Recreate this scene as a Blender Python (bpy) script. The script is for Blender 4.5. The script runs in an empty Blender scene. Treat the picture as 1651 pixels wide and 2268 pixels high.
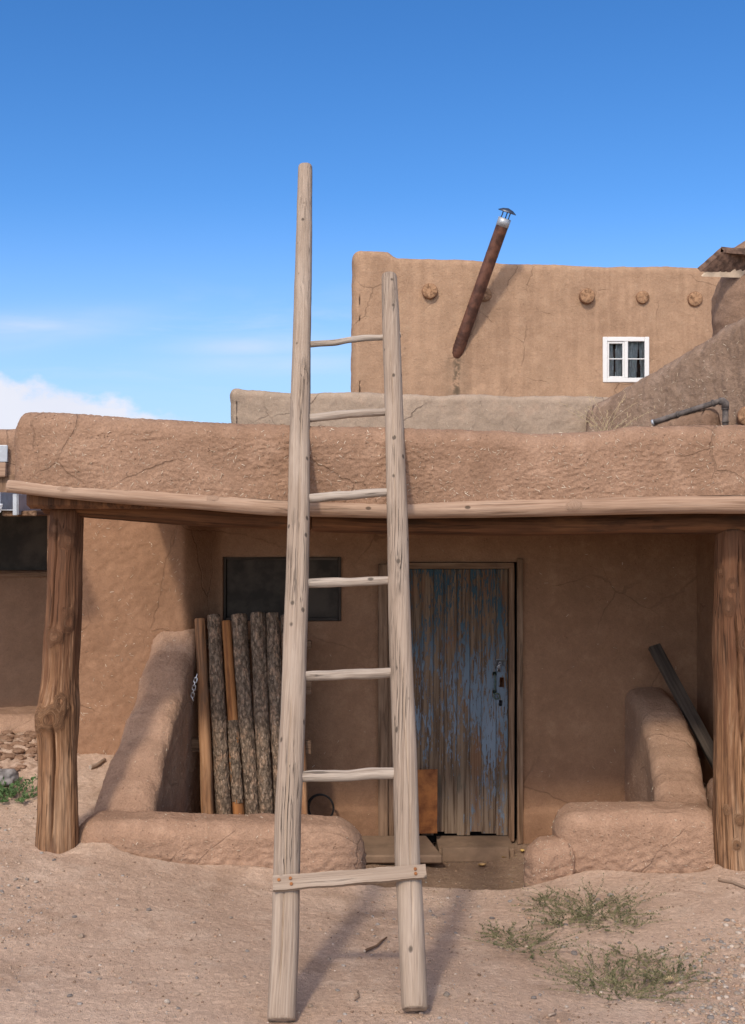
import bpy, math, random
import numpy as np
from mathutils import Vector

# ------------------------------------------------------------------ camera, world, sun
SC = bpy.context.scene
COL = SC.collection
CAMZ = 2.19
F = 2432.0                                   # focal length in units of a 1651 px wide picture
cam_d = bpy.data.cameras.new('camera')
cam = bpy.data.objects.new('camera', cam_d); COL.objects.link(cam)
cam.location = (0, 0, CAMZ); cam.rotation_euler = (math.radians(90), 0, 0)
cam_d.sensor_fit = 'VERTICAL'; cam_d.sensor_height = 24.0
cam_d.lens = 12.0 * F / 1134.0
cam_d.clip_start = 0.05; cam_d.clip_end = 3000
SC.camera = cam

SUN = Vector((0.30, 1.0, -0.97)).normalized()      # direction the light travels
ELEV = math.asin(-SUN.z)
AZ = math.atan2(-SUN.x, -SUN.y)
SC.view_settings.view_transform = 'Standard'; SC.view_settings.look = 'None'
SC.view_settings.gamma = 1.0; SC.view_settings.exposure = 0.20
SC.view_settings.use_curve_mapping = False

def N(nt, kind, ins=None, **props):
    n = nt.nodes.new(kind)
    for k, v in props.items(): setattr(n, k, v)
    for k, v in (ins or {}).items():
        s = n.inputs[k]
        if isinstance(v, bpy.types.NodeSocket): nt.links.new(v, s)
        else: s.default_value = v
    return n
def M2(nt, op, a, b=0.0, c=None, clamp=False):
    n = nt.nodes.new('ShaderNodeMath'); n.operation = op; n.use_clamp = clamp
    for i, v in enumerate((a, b, c)):
        if v is None: continue
        if isinstance(v, bpy.types.NodeSocket): nt.links.new(v, n.inputs[i])
        else: n.inputs[i].default_value = v
    return n.outputs[0]
def SS(nt, x, lo, hi):                       # smoothstep
    n = nt.nodes.new('ShaderNodeMapRange'); n.interpolation_type = 'SMOOTHSTEP'
    nt.links.new(x, n.inputs[0]); n.inputs[1].default_value = lo; n.inputs[2].default_value = hi
    return n.outputs[0]
def MR(nt, x, a, b, c, d):
    n = nt.nodes.new('ShaderNodeMapRange'); nt.links.new(x, n.inputs[0])
    for i, v in enumerate((a, b, c, d)): n.inputs[i + 1].default_value = v
    return n.outputs[0]
def MIX(nt, fac, a, b, blend='MIX'):
    n = nt.nodes.new('ShaderNodeMix'); n.data_type = 'RGBA'; n.blend_type = blend
    for s, v in ((n.inputs[0], fac), (n.inputs[6], a), (n.inputs[7], b)):
        if isinstance(v, bpy.types.NodeSocket): nt.links.new(v, s)
        elif isinstance(v, (tuple, list)): s.default_value = (*v[:3], 1)
        else: s.default_value = v
    return n.outputs[2]
def MAP(nt, vec, scale=(1, 1, 1), loc=(0, 0, 0), rot=(0, 0, 0)):
    return N(nt, 'ShaderNodeMapping', {'Vector': vec, 'Scale': scale, 'Location': loc, 'Rotation': rot}).outputs[0]
def NOI(nt, vec, scale, detail=4, rough=0.55, dist=0.0):
    return N(nt, 'ShaderNodeTexNoise', {'Vector': vec, 'Scale': scale, 'Detail': detail, 'Roughness': rough, 'Distortion': dist}).outputs[0]
def VOR(nt, vec, scale, feature='F1', rnd=1.0):
    return N(nt, 'ShaderNodeTexVoronoi', {'Vector': vec, 'Scale': scale, 'Randomness': rnd}, feature=feature)

world = bpy.data.worlds.new('World'); SC.world = world; world.use_nodes = True
nt = world.node_tree; nt.nodes.clear()
sky = N(nt, 'ShaderNodeTexSky', sky_type='NISHITA')
sky.sun_disc = False; sky.sun_elevation = ELEV; sky.sun_rotation = AZ % (2 * math.pi)
sky.altitude = 2100; sky.air_density = 1.0; sky.dust_density = 0.3; sky.ozone_density = 2.2
gen = N(nt, 'ShaderNodeTexCoord').outputs['Generated']
sx = N(nt, 'ShaderNodeSeparateXYZ', {0: gen})
yy = M2(nt, 'MAXIMUM', sx.outputs[1], 0.02)
u = M2(nt, 'DIVIDE', sx.outputs[0], yy); v = M2(nt, 'DIVIDE', sx.outputs[2], yy)
uv = N(nt, 'ShaderNodeCombineXYZ', {0: u, 1: v}).outputs[0]
front = M2(nt, 'GREATER_THAN', sx.outputs[1], 0.1)
# cumulus bank low on the left
n1 = NOI(nt, MAP(nt, uv, (1, 1.5, 1), (3.1, 0.2, 0)), 26, 8, 0.6)
n2 = NOI(nt, uv, 9, 3, 0.5)
edge = M2(nt, 'ADD', M2(nt, 'MULTIPLY', M2(nt, 'SUBTRACT', n1, 0.5), 0.05), M2(nt, 'MULTIPLY', M2(nt, 'SUBTRACT', n2, 0.5), 0.04))
du = M2(nt, 'MAXIMUM', M2(nt, 'ADD', u, 0.305), 0.0)
top = M2(nt, 'SUBTRACT', 0.124, M2(nt, 'MULTIPLY', M2(nt, 'POWER', du, 1.3), 0.55))
cum = SS(nt, M2(nt, 'SUBTRACT', M2(nt, 'ADD', top, edge), v), -0.003, 0.016)
cumf = M2(nt, 'MULTIPLY', cum, SS(nt, M2(nt, 'MULTIPLY', u, -1.0), 0.12, 0.21))
# thin wisps
w1 = NOI(nt, MAP(nt, uv, (1.0, 5.5, 1), (0.7, 0.35, 0), (0, 0, 0.12)), 5.5, 7, 0.55, 0.4)
band = M2(nt, 'MULTIPLY', SS(nt, v, 0.08, 0.15), M2(nt, 'SUBTRACT', 1.0, SS(nt, v, 0.16, 0.225)))
wis = M2(nt, 'MULTIPLY', M2(nt, 'MULTIPLY', SS(nt, w1, 0.44, 0.72), band), 0.22)
haze_low = M2(nt, 'MULTIPLY', M2(nt, 'SUBTRACT', 1.0, SS(nt, v, 0.0, 0.30)), 0.85)
def streak(u0, v0, su, sv, tilt, k):
    a = M2(nt, 'DIVIDE', M2(nt, 'SUBTRACT', u, u0), su); b = M2(nt, 'DIVIDE', M2(nt, 'SUBTRACT', M2(nt, 'SUBTRACT', v, v0), M2(nt, 'MULTIPLY', M2(nt, 'SUBTRACT', u, u0), tilt)), sv)
    e = M2(nt, 'POWER', 2.718, M2(nt, 'MULTIPLY', M2(nt, 'ADD', M2(nt, 'MULTIPLY', a, a), M2(nt, 'MULTIPLY', b, b)), -1.0))
    return M2(nt, 'MULTIPLY', M2(nt, 'MULTIPLY', e, MR(nt, w1, .35, .65, .35, 1.0)), k)
wis = M2(nt, 'MAXIMUM', M2(nt, 'MAXIMUM', wis, streak(-.32, .166, .09, .016, .10, .62)), M2(nt, 'MAXIMUM', streak(-.10, .152, .075, .010, .02, .50), streak(-.08, .134, .10, .012, .0, .35)))
cl = M2(nt, 'MULTIPLY', M2(nt, 'MAXIMUM', cumf, wis), front, clamp=True)
SKY_S = 0.145
VEIL = (16.0, 13.6, 10.7)
skycol = N(nt, 'ShaderNodeHueSaturation', {'Hue': 0.505, 'Saturation': 1.30, 'Value': 1.10, 'Color': sky.outputs[0]}).outputs[0]
cloud_c = MIX(nt, NOI(nt, uv, 14, 4), (4.6, 4.8, 5.6), (5.3, 5.4, 5.9))
skycol = MIX(nt, M2(nt, 'MULTIPLY', haze_low, front), skycol, (2.55, 3.65, 5.6))
mixc = MIX(nt, cl, skycol, cloud_c)
# bright thin veil of high cloud around the sun, behind the camera: it is what softens the shadows
dt_ = N(nt, 'ShaderNodeVectorMath', {0: gen, 1: tuple(-SUN)}, operation='DOT_PRODUCT').outputs['Value']
veil = M2(nt, 'POWER', M2(nt, 'MAXIMUM', dt_, 0.0), 4.0)
veil = M2(nt, 'MULTIPLY', veil, M2(nt, 'ADD', 0.6, M2(nt, 'MULTIPLY', NOI(nt, gen, 3.0, 4), 0.8)))
mixc = MIX(nt, 1.0, mixc, MIX(nt, veil, (0, 0, 0), VEIL), 'ADD')
bg = N(nt, 'ShaderNodeBackground', {'Color': mixc, 'Strength': SKY_S})
nt.links.new(bg.outputs[0], N(nt, 'ShaderNodeOutputWorld').inputs[0])

sl = bpy.data.lights.new('sun', 'SUN'); sl.energy = 2.1; sl.angle = math.radians(4.8); sl.color = (1.0, 0.90, 0.77)
so = bpy.data.objects.new('sun', sl); COL.objects.link(so)
so.rotation_euler = SUN.to_track_quat('-Z', 'Y').to_euler(); so.location = (-6, -10, 12)

# ------------------------------------------------------------------ helpers
rnd = random.Random(7)
rs = np.random.RandomState(5)
_G = rs.normal(size=(256, 3)); _G /= np.linalg.norm(_G, axis=1)[:, None]
_P = np.concatenate([rs.permutation(256)] * 3)
def noise(p):
    p = np.asarray(p, float); i = np.floor(p).astype(int); f = p - i; i &= 255
    w = f * f * f * (f * (f * 6 - 15) + 10); out = 0
    for a in (0, 1):
        for b in (0, 1):
            for c in (0, 1):
                h = _P[_P[_P[i[:, 0] + a] + i[:, 1] + b] + i[:, 2] + c]
                d = ((f - (a, b, c)) * _G[h]).sum(1)
                k = (w[:, 0] if a else 1 - w[:, 0]) * (w[:, 1] if b else 1 - w[:, 1]) * (w[:, 2] if c else 1 - w[:, 2])
                out = out + d * k
    return out * 1.5
_R = np.array([[0.36, 0.48, -0.80], [-0.80, 0.60, 0.0], [0.48, 0.64, 0.60]])
def fbm(p, s=1.0, o=3, g=0.5):
    p = (np.asarray(p, float) * s) @ _R.T; r = 0; a = 1.0
    for k in range(o):
        r = r + a * noise(p + 17.3 * k); p = (p * 2.03) @ _R.T; a *= g
    return r
def sstep(x, a, b):
    t = np.clip((np.asarray(x, float) - a) / (b - a), 0, 1); return t * t * (3 - 2 * t)
def W(px, py, Y):                            # picture measurement + distance -> place
    return np.array([(px - 825.5) / F * Y, Y, CAMZ - (py - 1134.0) / F * Y])
def interp(x, pts):
    a = np.array(pts, float); return np.interp(x, a[:, 0], a[:, 1])

def tag(o, label=None, cat=None, group=None, kind=None):
    if label: o['label'] = label
    if cat: o['category'] = cat
    if group: o['group'] = group
    if kind: o['kind'] = kind
    return o
def thing(name, label, cat, loc=(0, 0, 0), group=None):
    o = bpy.data.objects.new(name, None); COL.objects.link(o); o.location = [float(c) for c in loc]
    o.empty_display_size = 0.1
    return tag(o, label, cat, group)
def obj(name, V, Fc, mats, parent=None, smooth=True, attrs=None, mi=None, loc=None):
    V = np.asarray(V, float)
    off = np.zeros(3)
    p = parent
    while p is not None: off = off + np.array(p.location); p = p.parent
    if loc is not None: off = off + np.asarray(loc, float)
    me = bpy.data.meshes.new(name)
    me.from_pydata((V - off).tolist(), [], Fc if isinstance(Fc, list) else Fc.tolist())
    for m in (mats if isinstance(mats, (list, tuple)) else [mats]): me.materials.append(m)
    if mi is not None: me.polygons.foreach_set('material_index', np.asarray(mi, np.int32))
    me.polygons.foreach_set('use_smooth', np.full(len(me.polygons), smooth))
    for k, a in (attrs or {}).items():
        at = me.attributes.new(k, 'FLOAT_VECTOR', 'POINT'); at.data.foreach_set('vector', np.asarray(a, np.float32).ravel())
    me.update()
    o = bpy.data.objects.new(name, me); COL.objects.link(o)
    if parent is not None: o.parent = parent
    if loc is not None: o.location = [float(c) for c in loc]
    return o
def grid_faces(n, m, wrap=False, flip=False):
    i = np.arange(n - 1)[:, None]; j = np.arange(m if wrap else m - 1)[None, :]; j2 = (j + 1) % m
    q = np.stack([i * m + j + 0 * i, (i + 1) * m + j, (i + 1) * m + j2, i * m + j2 + 0 * i], -1).reshape(-1, 4)
    return q[:, ::-1] if flip else q
def grid_normals(P):                         # P (n,m,3)
    a = np.gradient(P, axis=0); b = np.gradient(P, axis=1); c = np.cross(a, b)
    return c / (np.linalg.norm(c, axis=2)[..., None] + 1e-12)
class Mesh:                                  # collects pieces into one mesh
    def __init__(s): s.V = []; s.F = []; s.G = []; s.MI = []; s.n = 0
    def add(s, V, Fc, g=None, mi=0):
        V = np.asarray(V, float); s.V.append(V)
        for f in (Fc if isinstance(Fc, list) else Fc.tolist()): s.F.append([i + s.n for i in f])
        s.MI += [mi] * len(Fc) if np.isscalar(mi) else list(mi)
        s.G.append(V if g is None else np.asarray(g, float)); s.n += len(V); return s
    def build(s, name, mats, parent=None, smooth=True, loc=None):
        return obj(name, np.concatenate(s.V), s.F, mats, parent, smooth, {'gc': np.concatenate(s.G)}, s.MI, loc)
def box_geo(lo, hi, bev=0.004, axis=2, jit=0.0):
    """bevelled board; gc runs along the given axis"""
    lo = np.array(lo, float); hi = np.array(hi, float); c = (lo + hi) / 2; h = (hi - lo) / 2
    b = min(bev, *(h * 0.45)); V = []; idx = {}
    for sx_ in (-1, 1):
        for sy_ in (-1, 1):
            for sz_ in (-1, 1):
                for ax in range(3):
                    s = np.array([sx_, sy_, sz_]); p = s * (h - b); p[ax] = s[ax] * h[ax]
                    idx[(sx_, sy_, sz_, ax)] = len(V); V.append(c + p + jit * rs.normal(size=3))
    Fc = []
    for ax in range(3):
        o1, o2 = [(1, 2), (2, 0), (0, 1)][ax]
        for s in (-1, 1):
            q = []
            for a, d in ((-1, -1), (1, -1), (1, 1), (-1, 1)):
                k = [0, 0, 0]; k[ax] = s; k[o1] = a; k[o2] = d; q.append(idx[(*k, ax)])
            Fc.append(q if s > 0 else q[::-1])
    for ax in range(3):
        o1, o2 = [(1, 2), (2, 0), (0, 1)][ax]
        for a in (-1, 1):
            for d in (-1, 1):
                q = []
                for s, w in ((-1, o1), (1, o1), (1, o2), (-1, o2)):
                    k = [0, 0, 0]; k[ax] = s; k[o1] = a; k[o2] = d; q.append(idx[(*k, w)])
                Fc.append(q if a * d > 0 else q[::-1])
    for k in [(a, b_, c_) for a in (-1, 1) for b_ in (-1, 1) for c_ in (-1, 1)]:
        q = [idx[(*k, 0)], idx[(*k, 1)], idx[(*k, 2)]]; Fc.append(q if k[0] * k[1] * k[2] > 0 else q[::-1])
    V = np.array(V); order = {0: [1, 2, 0], 1: [0, 2, 1], 2: [0, 1, 2]}[axis]
    return V, Fc, V[:, order] + rs.uniform(0, 9, 3)
def rot_geo(V, M, o):
    return (np.asarray(V) - o) @ np.array(M).T + o

def log_geo(pts, radii, nseg=28, res=0.03, amp=0.06, freq=9.0, fz=0.25, sq=2.0, crack=None, knots=(), cap=True, fine=0.0, bark=0.0, twist=0.0, seed=None):
    """irregular round timber along a polyline; returns V, faces, gc, material index (1 = sawn end)"""
    pts = np.array(pts, float); radii = np.array(radii, float)
    L = np.concatenate([[0], np.cumsum(np.linalg.norm(np.diff(pts, axis=0), axis=1))])
    n = max(3, int(L[-1] / res) + 1); s = np.linspace(0, L[-1], n)
    def smooth(vals):
        v_ = np.interp(s, L, vals); k = max(1, n // (3 * max(1, len(L) - 1)))
        if len(L) > 2 and k > 1:
            ker = np.hanning(2 * k + 1); ker /= ker.sum()
            v_ = np.convolve(np.concatenate([2 * v_[0] - v_[k:0:-1], v_, 2 * v_[-1] - v_[-2:-k - 2:-1]]), ker, 'valid')
        return v_
    c = np.stack([smooth(pts[:, i]) for i in range(3)], 1); r = smooth(radii)
    rf = np.ones(n)
    if cap:
        b = np.mean(radii) * 0.16
        s = np.concatenate([[0, 0, 0], [b * .5], s[1:-1] , [s[-1] - b * .5], [s[-1]] * 3])
        fc = np.array([0, .5, .9, .975] + [1] * (n - 2) + [.975, .9, .5, 0])
        so_ = np.linspace(0, L[-1], n)
        c = np.stack([np.interp(s, so_, c[:, i]) for i in range(3)], 1); r = np.interp(s, so_, r); rf = fc; n = len(s)
    t = np.gradient(c[3:-3] if cap else c, axis=0)
    t = t / np.linalg.norm(t, axis=1)[:, None]
    if cap: t = np.concatenate([t[:1]] * 3 + [t] + [t[-1:]] * 3)
    fr = np.array([0.02, -1, 0.01]); n2 = fr - (t @ fr)[:, None] * t; n2 /= np.linalg.norm(n2, axis=1)[:, None]
    n1_ = np.cross(t, n2)
    th = np.linspace(0, 2 * np.pi, nseg, endpoint=False)
    TH = np.tile(th, (n, 1)); S = np.repeat(s[:, None], nseg, 1)
    if sq != 2.0:
        k = (np.abs(np.cos(TH)) ** sq + np.abs(np.sin(TH)) ** sq) ** (-1.0 / sq)
    else: k = np.ones_like(TH)
    R = r[:, None] * k
    off = np.array([rnd.uniform(0, 40), rnd.uniform(0, 40), 0])
    q = np.stack([R * np.cos(TH), R * np.sin(TH), S], -1)
    qq = q.reshape(-1, 3) + off
    d = amp * fbm(qq * (freq, freq, freq * fz), 1, 3).reshape(R.shape) * R
    if fine: d += fine * fbm(qq * (90, 90, 9), 1, 2).reshape(R.shape)
    if bark:
        bn = fbm(qq * (45, 45, 22), 1, 3).reshape(R.shape); d += bark * (np.abs(bn) * 2.2 - 0.5)
    g = q.copy()
    for (kt, ks, kr, ka) in knots:           # angle, position, size, height
        dt_ = (TH - kt + np.pi) % (2 * np.pi) - np.pi
        dd = np.sqrt((dt_ * R) ** 2 + ((S - ks) * 0.75) ** 2) / kr
        dd = dd * (1 + .45 * fbm(np.stack([TH * 1.6, S * 9, 0 * S + ks], -1).reshape(-1, 3), 1, 3).reshape(dd.shape))
        m = np.exp(-dd ** 2 * 1.6); d += 1.5 * ka * (m * (1 - .55 * np.exp(-dd ** 2 * 9))) + ka * .05 * np.cos(dd * 22) * m
        mm = .30 * sstep(dd, .8, 0.25)[..., None]
        g = g * (1 - mm) + mm * np.stack([dd * kr * 1.1 + 3 + 0 * dd, 0.5 * dt_ * R + 1, 0.1 * (S - ks) + ks], -1)
    if crack:
        for (ct, s0, s1, w, dep, wob) in crack:
            ang = ct + wob * fbm(np.stack([S[:, 0] * 2.2, 0 * S[:, 0] + ct * 3, 0 * S[:, 0]], 1), 1, 3)
            dt_ = (TH - ang[:, None] + np.pi) % (2 * np.pi) - np.pi
            along = sstep(S, s0, s0 + .15) * sstep(S, s1, s1 - .15)
            d -= dep * along * np.exp(-(dt_ * R / w) ** 2)
    R = (R + d) * rf[:, None]
    ph = TH + twist * S
    P = c[:, None, :] + R[..., None] * (np.cos(TH)[..., None] * n1_[:, None] + np.sin(TH)[..., None] * n2[:, None])
    if twist:
        g = np.stack([np.hypot(g[..., 0], g[..., 1]) * np.cos(ph), np.hypot(g[..., 0], g[..., 1]) * np.sin(ph), g[..., 2]], -1)
    g = g * np.stack([rf[:, None]] * 2 + [np.ones((n, 1))], -1)
    Fc = grid_faces(n, nseg, True)
    mi = np.zeros((n - 1, nseg), int)
    if cap: mi[:2] = 1; mi[-2:] = 1
    gg = g.reshape(-1, 3) + (off if not cap else np.array([0, 0, 0 if seed == 'z' else off[0]]))
    return P.reshape(-1, 3), Fc, gg, mi.ravel()
def log(name, mats, parent, *a, loc=None, **k):
    V, Fc, g, mi = log_geo(*a, **k)
    return obj(name, V, Fc, mats, parent, True, {'gc': g}, mi, loc)
def tube_geo(pts, r, nseg=8, closed=False):
    pts = np.array(pts, float); n = len(pts)
    t = (np.roll(pts, -1, 0) - np.roll(pts, 1, 0)) if closed else np.gradient(pts, axis=0)
    t /= np.linalg.norm(t, axis=1)[:, None] + 1e-12
    ref = np.array([0.31, 0.2, 0.93]) if abs(t[:, 2]).mean() < .8 else np.array([1, 0.1, 0.0])
    a = np.cross(t, ref); a /= np.linalg.norm(a, axis=1)[:, None]; b = np.cross(t, a)
    th = np.linspace(0, 2 * np.pi, nseg, endpoint=False)
    rr = np.broadcast_to(np.asarray(r, float), (n,))
    P = pts[:, None] + rr[:, None, None] * (np.cos(th)[None, :, None] * a[:, None] + np.sin(th)[None, :, None] * b[:, None])
    V = P.reshape(-1, 3); Fc = grid_faces(n, nseg, True).tolist()
    if closed: Fc += [[(n - 1) * nseg + j, j, (j + 1) % nseg, (n - 1) * nseg + (j + 1) % nseg] for j in range(nseg)]
    else: Fc += [list(range(nseg)), [(n - 1) * nseg + j for j in range(nseg)][::-1]]
    return V, Fc

def bar(path, width, top, bot, r=0.1, res=0.01, ends=(0.12, 0.12), disp=None, smooth_k=0, edrop=0.15):
    """a hand-plastered wall swept along a plan path; width/top/bot are functions of distance"""
    path = np.array(path, float)
    L = np.concatenate([[0], np.cumsum(np.linalg.norm(np.diff(path, axis=0), axis=1))]); T = L[-1]
    n = max(4, int(T / res)); s = np.linspace(0, T, n)
    def cl(e, k=10):
        return e * (1 - np.cos(np.linspace(0, np.pi / 2, k)))
    if ends[0]: s = np.concatenate([cl(ends[0], max(12, int(ends[0] / res))), s[s > ends[0]]])
    if ends[1]: s = np.concatenate([s[s < T - ends[1]], (T - cl(ends[1], max(12, int(ends[1] / res))))[::-1]])
    n = len(s)
    sd = np.linspace(0, T, 600); c = np.stack([np.interp(sd, L, path[:, i]) for i in (0, 1)], 1)
    if smooth_k:
        ker = np.hanning(2 * smooth_k + 1); ker /= ker.sum()
        c = np.stack([np.convolve(np.concatenate([2 * c[0, i] - c[smooth_k:0:-1, i], c[:, i], 2 * c[-1, i] - c[-2:-smooth_k - 2:-1, i]]), ker, 'valid') for i in (0, 1)], 1)
    c = np.stack([np.interp(s, sd, c[:, i]) for i in (0, 1)], 1)
    t = np.gradient(c, s + np.arange(n) * 1e-9, axis=0); t /= np.linalg.norm(t, axis=1)[:, None] + 1e-12
    nn = np.stack([t[:, 1], -t[:, 0]], 1)                      # right-hand side of the path
    w = np.array([width(x) for x in s]); zt = np.array([top(x) for x in s]); zb = np.array([bot(x) for x in s])
    e = np.ones(n)
    if ends[0]: e *= np.sqrt(np.clip(1 - np.clip(1 - s / ends[0], 0, 1) ** 2, 0, 1))
    if ends[1]: e *= np.sqrt(np.clip(1 - np.clip(1 - (T - s) / ends[1], 0, 1) ** 2, 0, 1))
    w = w * np.maximum(e, 1e-3); zt = zt - (1 - e) * edrop
    rr = np.minimum(r, w / 2 * .98)
    H = np.max(zt - zb); ns = max(3, int(H / res)); na = max(5, int(r * 1.57 / res)); nf = max(2, int(np.max(w - 2 * rr) / res))
    q = []                                                     # section: (offset, height) factors
    for k in range(ns): q.append(('s', k / ns, 1))
    for k in range(na): q.append(('a', k / na * math.pi / 2, 1))
    for k in range(nf): q.append(('f', k / nf, 1))
    for k in range(na + 1): q.append(('a', k / na * math.pi / 2, -1))
    for k in range(1, ns + 1): q.append(('s', 1 - k / ns, -1))
    P = np.zeros((n, len(q), 3))
    for j, (kind, f, sd_) in enumerate(q):
        if kind == 's': o_ = w / 2; z = zb + (zt - rr - zb) * f
        elif kind == 'a':
            if sd_ > 0: o_ = w / 2 - rr * (1 - math.cos(f)); z = zt - rr * (1 - math.sin(f))
            else: o_ = w / 2 - rr * (1 - math.sin(f)); z = zt - rr * (1 - math.cos(f))
        else: o_ = (w / 2 - rr) * (1 - 2 * f); z = zt; sd_ = 1
        P[:, j, :2] = c + nn * (o_ * sd_)[:, None]; P[:, j, 2] = z
    if disp is not None:
        nr = grid_normals(P); m = np.linalg.norm(nr, axis=2) < .5
        d = disp(P.reshape(-1, 3)).reshape(n, -1)
        P = P + nr * d[..., None]
    return P
def bar_faces(P): return grid_faces(P.shape[0], P.shape[1])
def straws(Pg, count, length=(0.008, 0.028), wid=0.0012, frontal=True, bias=None):
    """chopped straw lying in the plaster skin: thin slivers on the surface of a grid"""
    nr = grid_normals(Pg); n, m = Pg.shape[:2]; out = Mesh(); tries = 0; k = 0
    cand = np.argwhere(nr[..., 1] < -0.1) if frontal else np.argwhere(nr[..., 2] > -2)
    if len(cand) == 0: cand = np.argwhere(nr[..., 2] > -2)
    for i, j in cand[rs.randint(0, len(cand), count)]:
        p = Pg[i, j]; nn = nr[i, j]
        if bias is not None and not bias(p): continue
        a = rs.normal(size=3); a[2] *= .8; a -= nn * (a @ nn); a /= np.linalg.norm(a) + 1e-9
        b = np.cross(nn, a); l = rs.uniform(*length) * .5 * rs.choice([.5, .8, 1.0]); ww = wid * rs.uniform(.6, 1.3)
        lift = nn * .0035; c = p + lift
        out.add([c - a * l - b * ww, c + a * l - b * ww * .6 + nn * rs.uniform(-.002, .004), c + a * l + b * ww * .6, c - a * l + b * ww], [[0, 1, 2, 3]])
    return out

# ------------------------------------------------------------------ materials
def new_mat(name):
    m = bpy.data.materials.new(name); m.use_nodes = True; nt = m.node_tree; nt.nodes.clear()
    out = nt.nodes.new('ShaderNodeOutputMaterial'); p = nt.nodes.new('ShaderNodeBsdfPrincipled')
    nt.links.new(p.outputs[0], out.inputs[0]); p.inputs['Roughness'].default_value = 0.9
    p.inputs['Specular IOR Level'].default_value = 0.2
    return m, nt, p
def put(nt, s, v):
    if isinstance(v, bpy.types.NodeSocket): nt.links.new(v, s)
    else: s.default_value = v
def bump(nt, p, h, dist=0.004, strength=1.0):
    b = N(nt, 'ShaderNodeBump', {'Height': h, 'Distance': dist, 'Strength': strength}); nt.links.new(b.outputs[0], p.inputs['Normal'])

def adobe(name, c1, c2, c3=None, crack=0.5, crack_scale=3.0, grain=1.0, dist=0.006, streak=0.0, extra=None, fscale=1.0):
    m, nt, p = new_mat(name)
    co = N(nt, 'ShaderNodeTexCoord').outputs['Object']
    a = NOI(nt, co, 1.1 * fscale, 5, 0.6); b = NOI(nt, co, 7 * fscale, 6, 0.65); g = NOI(nt, co, 120 * fscale, 3, 0.6); h = NOI(nt, co, 38 * fscale, 5, 0.7)
    col = MIX(nt, SS(nt, a, 0.36, 0.64), c1, c2)
    if c3: col = MIX(nt, M2(nt, 'MULTIPLY', SS(nt, b, 0.5, 0.72), 0.6), col, c3)
    if streak:
        st = NOI(nt, MAP(nt, co, (5, 5, 0.5)), 1.3, 5, 0.6)
        col = MIX(nt, M2(nt, 'MULTIPLY', SS(nt, st, 0.42, 0.66), streak), col, tuple(min(1, x * 1.22) for x in c2))
    val = M2(nt, 'MULTIPLY', MR(nt, b, 0.25, 0.75, 0.86, 1.12), MR(nt, g, 0.25, 0.75, 1 - .17 * grain, 1 + .13 * grain))
    val = M2(nt, 'MULTIPLY', val, MR(nt, h, 0.3, 0.7, 1 - .10 * grain, 1 + .08 * grain))
    # shrinkage cracks
    wv = N(nt, 'ShaderNodeTexNoise', {'Vector': co, 'Scale': 2.4 * fscale, 'Detail': 4, 'Roughness': 0.55}).outputs[1]
    wc = N(nt, 'ShaderNodeVectorMath', {0: co, 1: N(nt, 'ShaderNodeVectorMath', {0: wv, 3: 0.20 / fscale}, operation='SCALE').outputs[0]}, operation='ADD').outputs[0]
    e = VOR(nt, wc, crack_scale, 'DISTANCE_TO_EDGE').outputs[0]
    msk = SS(nt, NOI(nt, co, 1.7 * fscale, 3, 0.5), 0.46, 0.62)
    cr = M2(nt, 'MULTIPLY', M2(nt, 'SUBTRACT', 1.0, SS(nt, e, 0.002 * crack_scale, 0.0055 * crack_scale)), M2(nt, 'MULTIPLY', msk, crack))
    # small holes left by straw and grit
    pit = VOR(nt, co, 62 * fscale).outputs[0]
    pm = M2(nt, 'MULTIPLY', M2(nt, 'SUBTRACT', 1.0, SS(nt, pit, 0.08, 0.24)), SS(nt, NOI(nt, co, 24 * fscale, 3), 0.55, 0.66))
    cr2 = M2(nt, 'MAXIMUM', cr, M2(nt, 'MULTIPLY', pm, 0.55))
    val = M2(nt, 'MULTIPLY', val, M2(nt, 'SUBTRACT', 1.0, M2(nt, 'MULTIPLY', cr2, 0.55)))
    col = MIX(nt, 1.0, col, N(nt, 'ShaderNodeCombineColor', {0: val, 1: val, 2: val}).outputs[0], 'MULTIPLY')
    if extra: col = extra(nt, co, col)
    nt.links.new(col, p.inputs['Base Color'])
    hh = M2(nt, 'ADD', M2(nt, 'MULTIPLY', h, 1.0), M2(nt, 'ADD', M2(nt, 'MULTIPLY', g, 0.42), M2(nt, 'MULTIPLY', b, 0.8)))
    hh = M2(nt, 'SUBTRACT', hh, M2(nt, 'MULTIPLY', cr2, 1.4))
    bump(nt, p, hh, dist)
    p.inputs['Specular IOR Level'].default_value = 0.1
    return m
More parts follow.
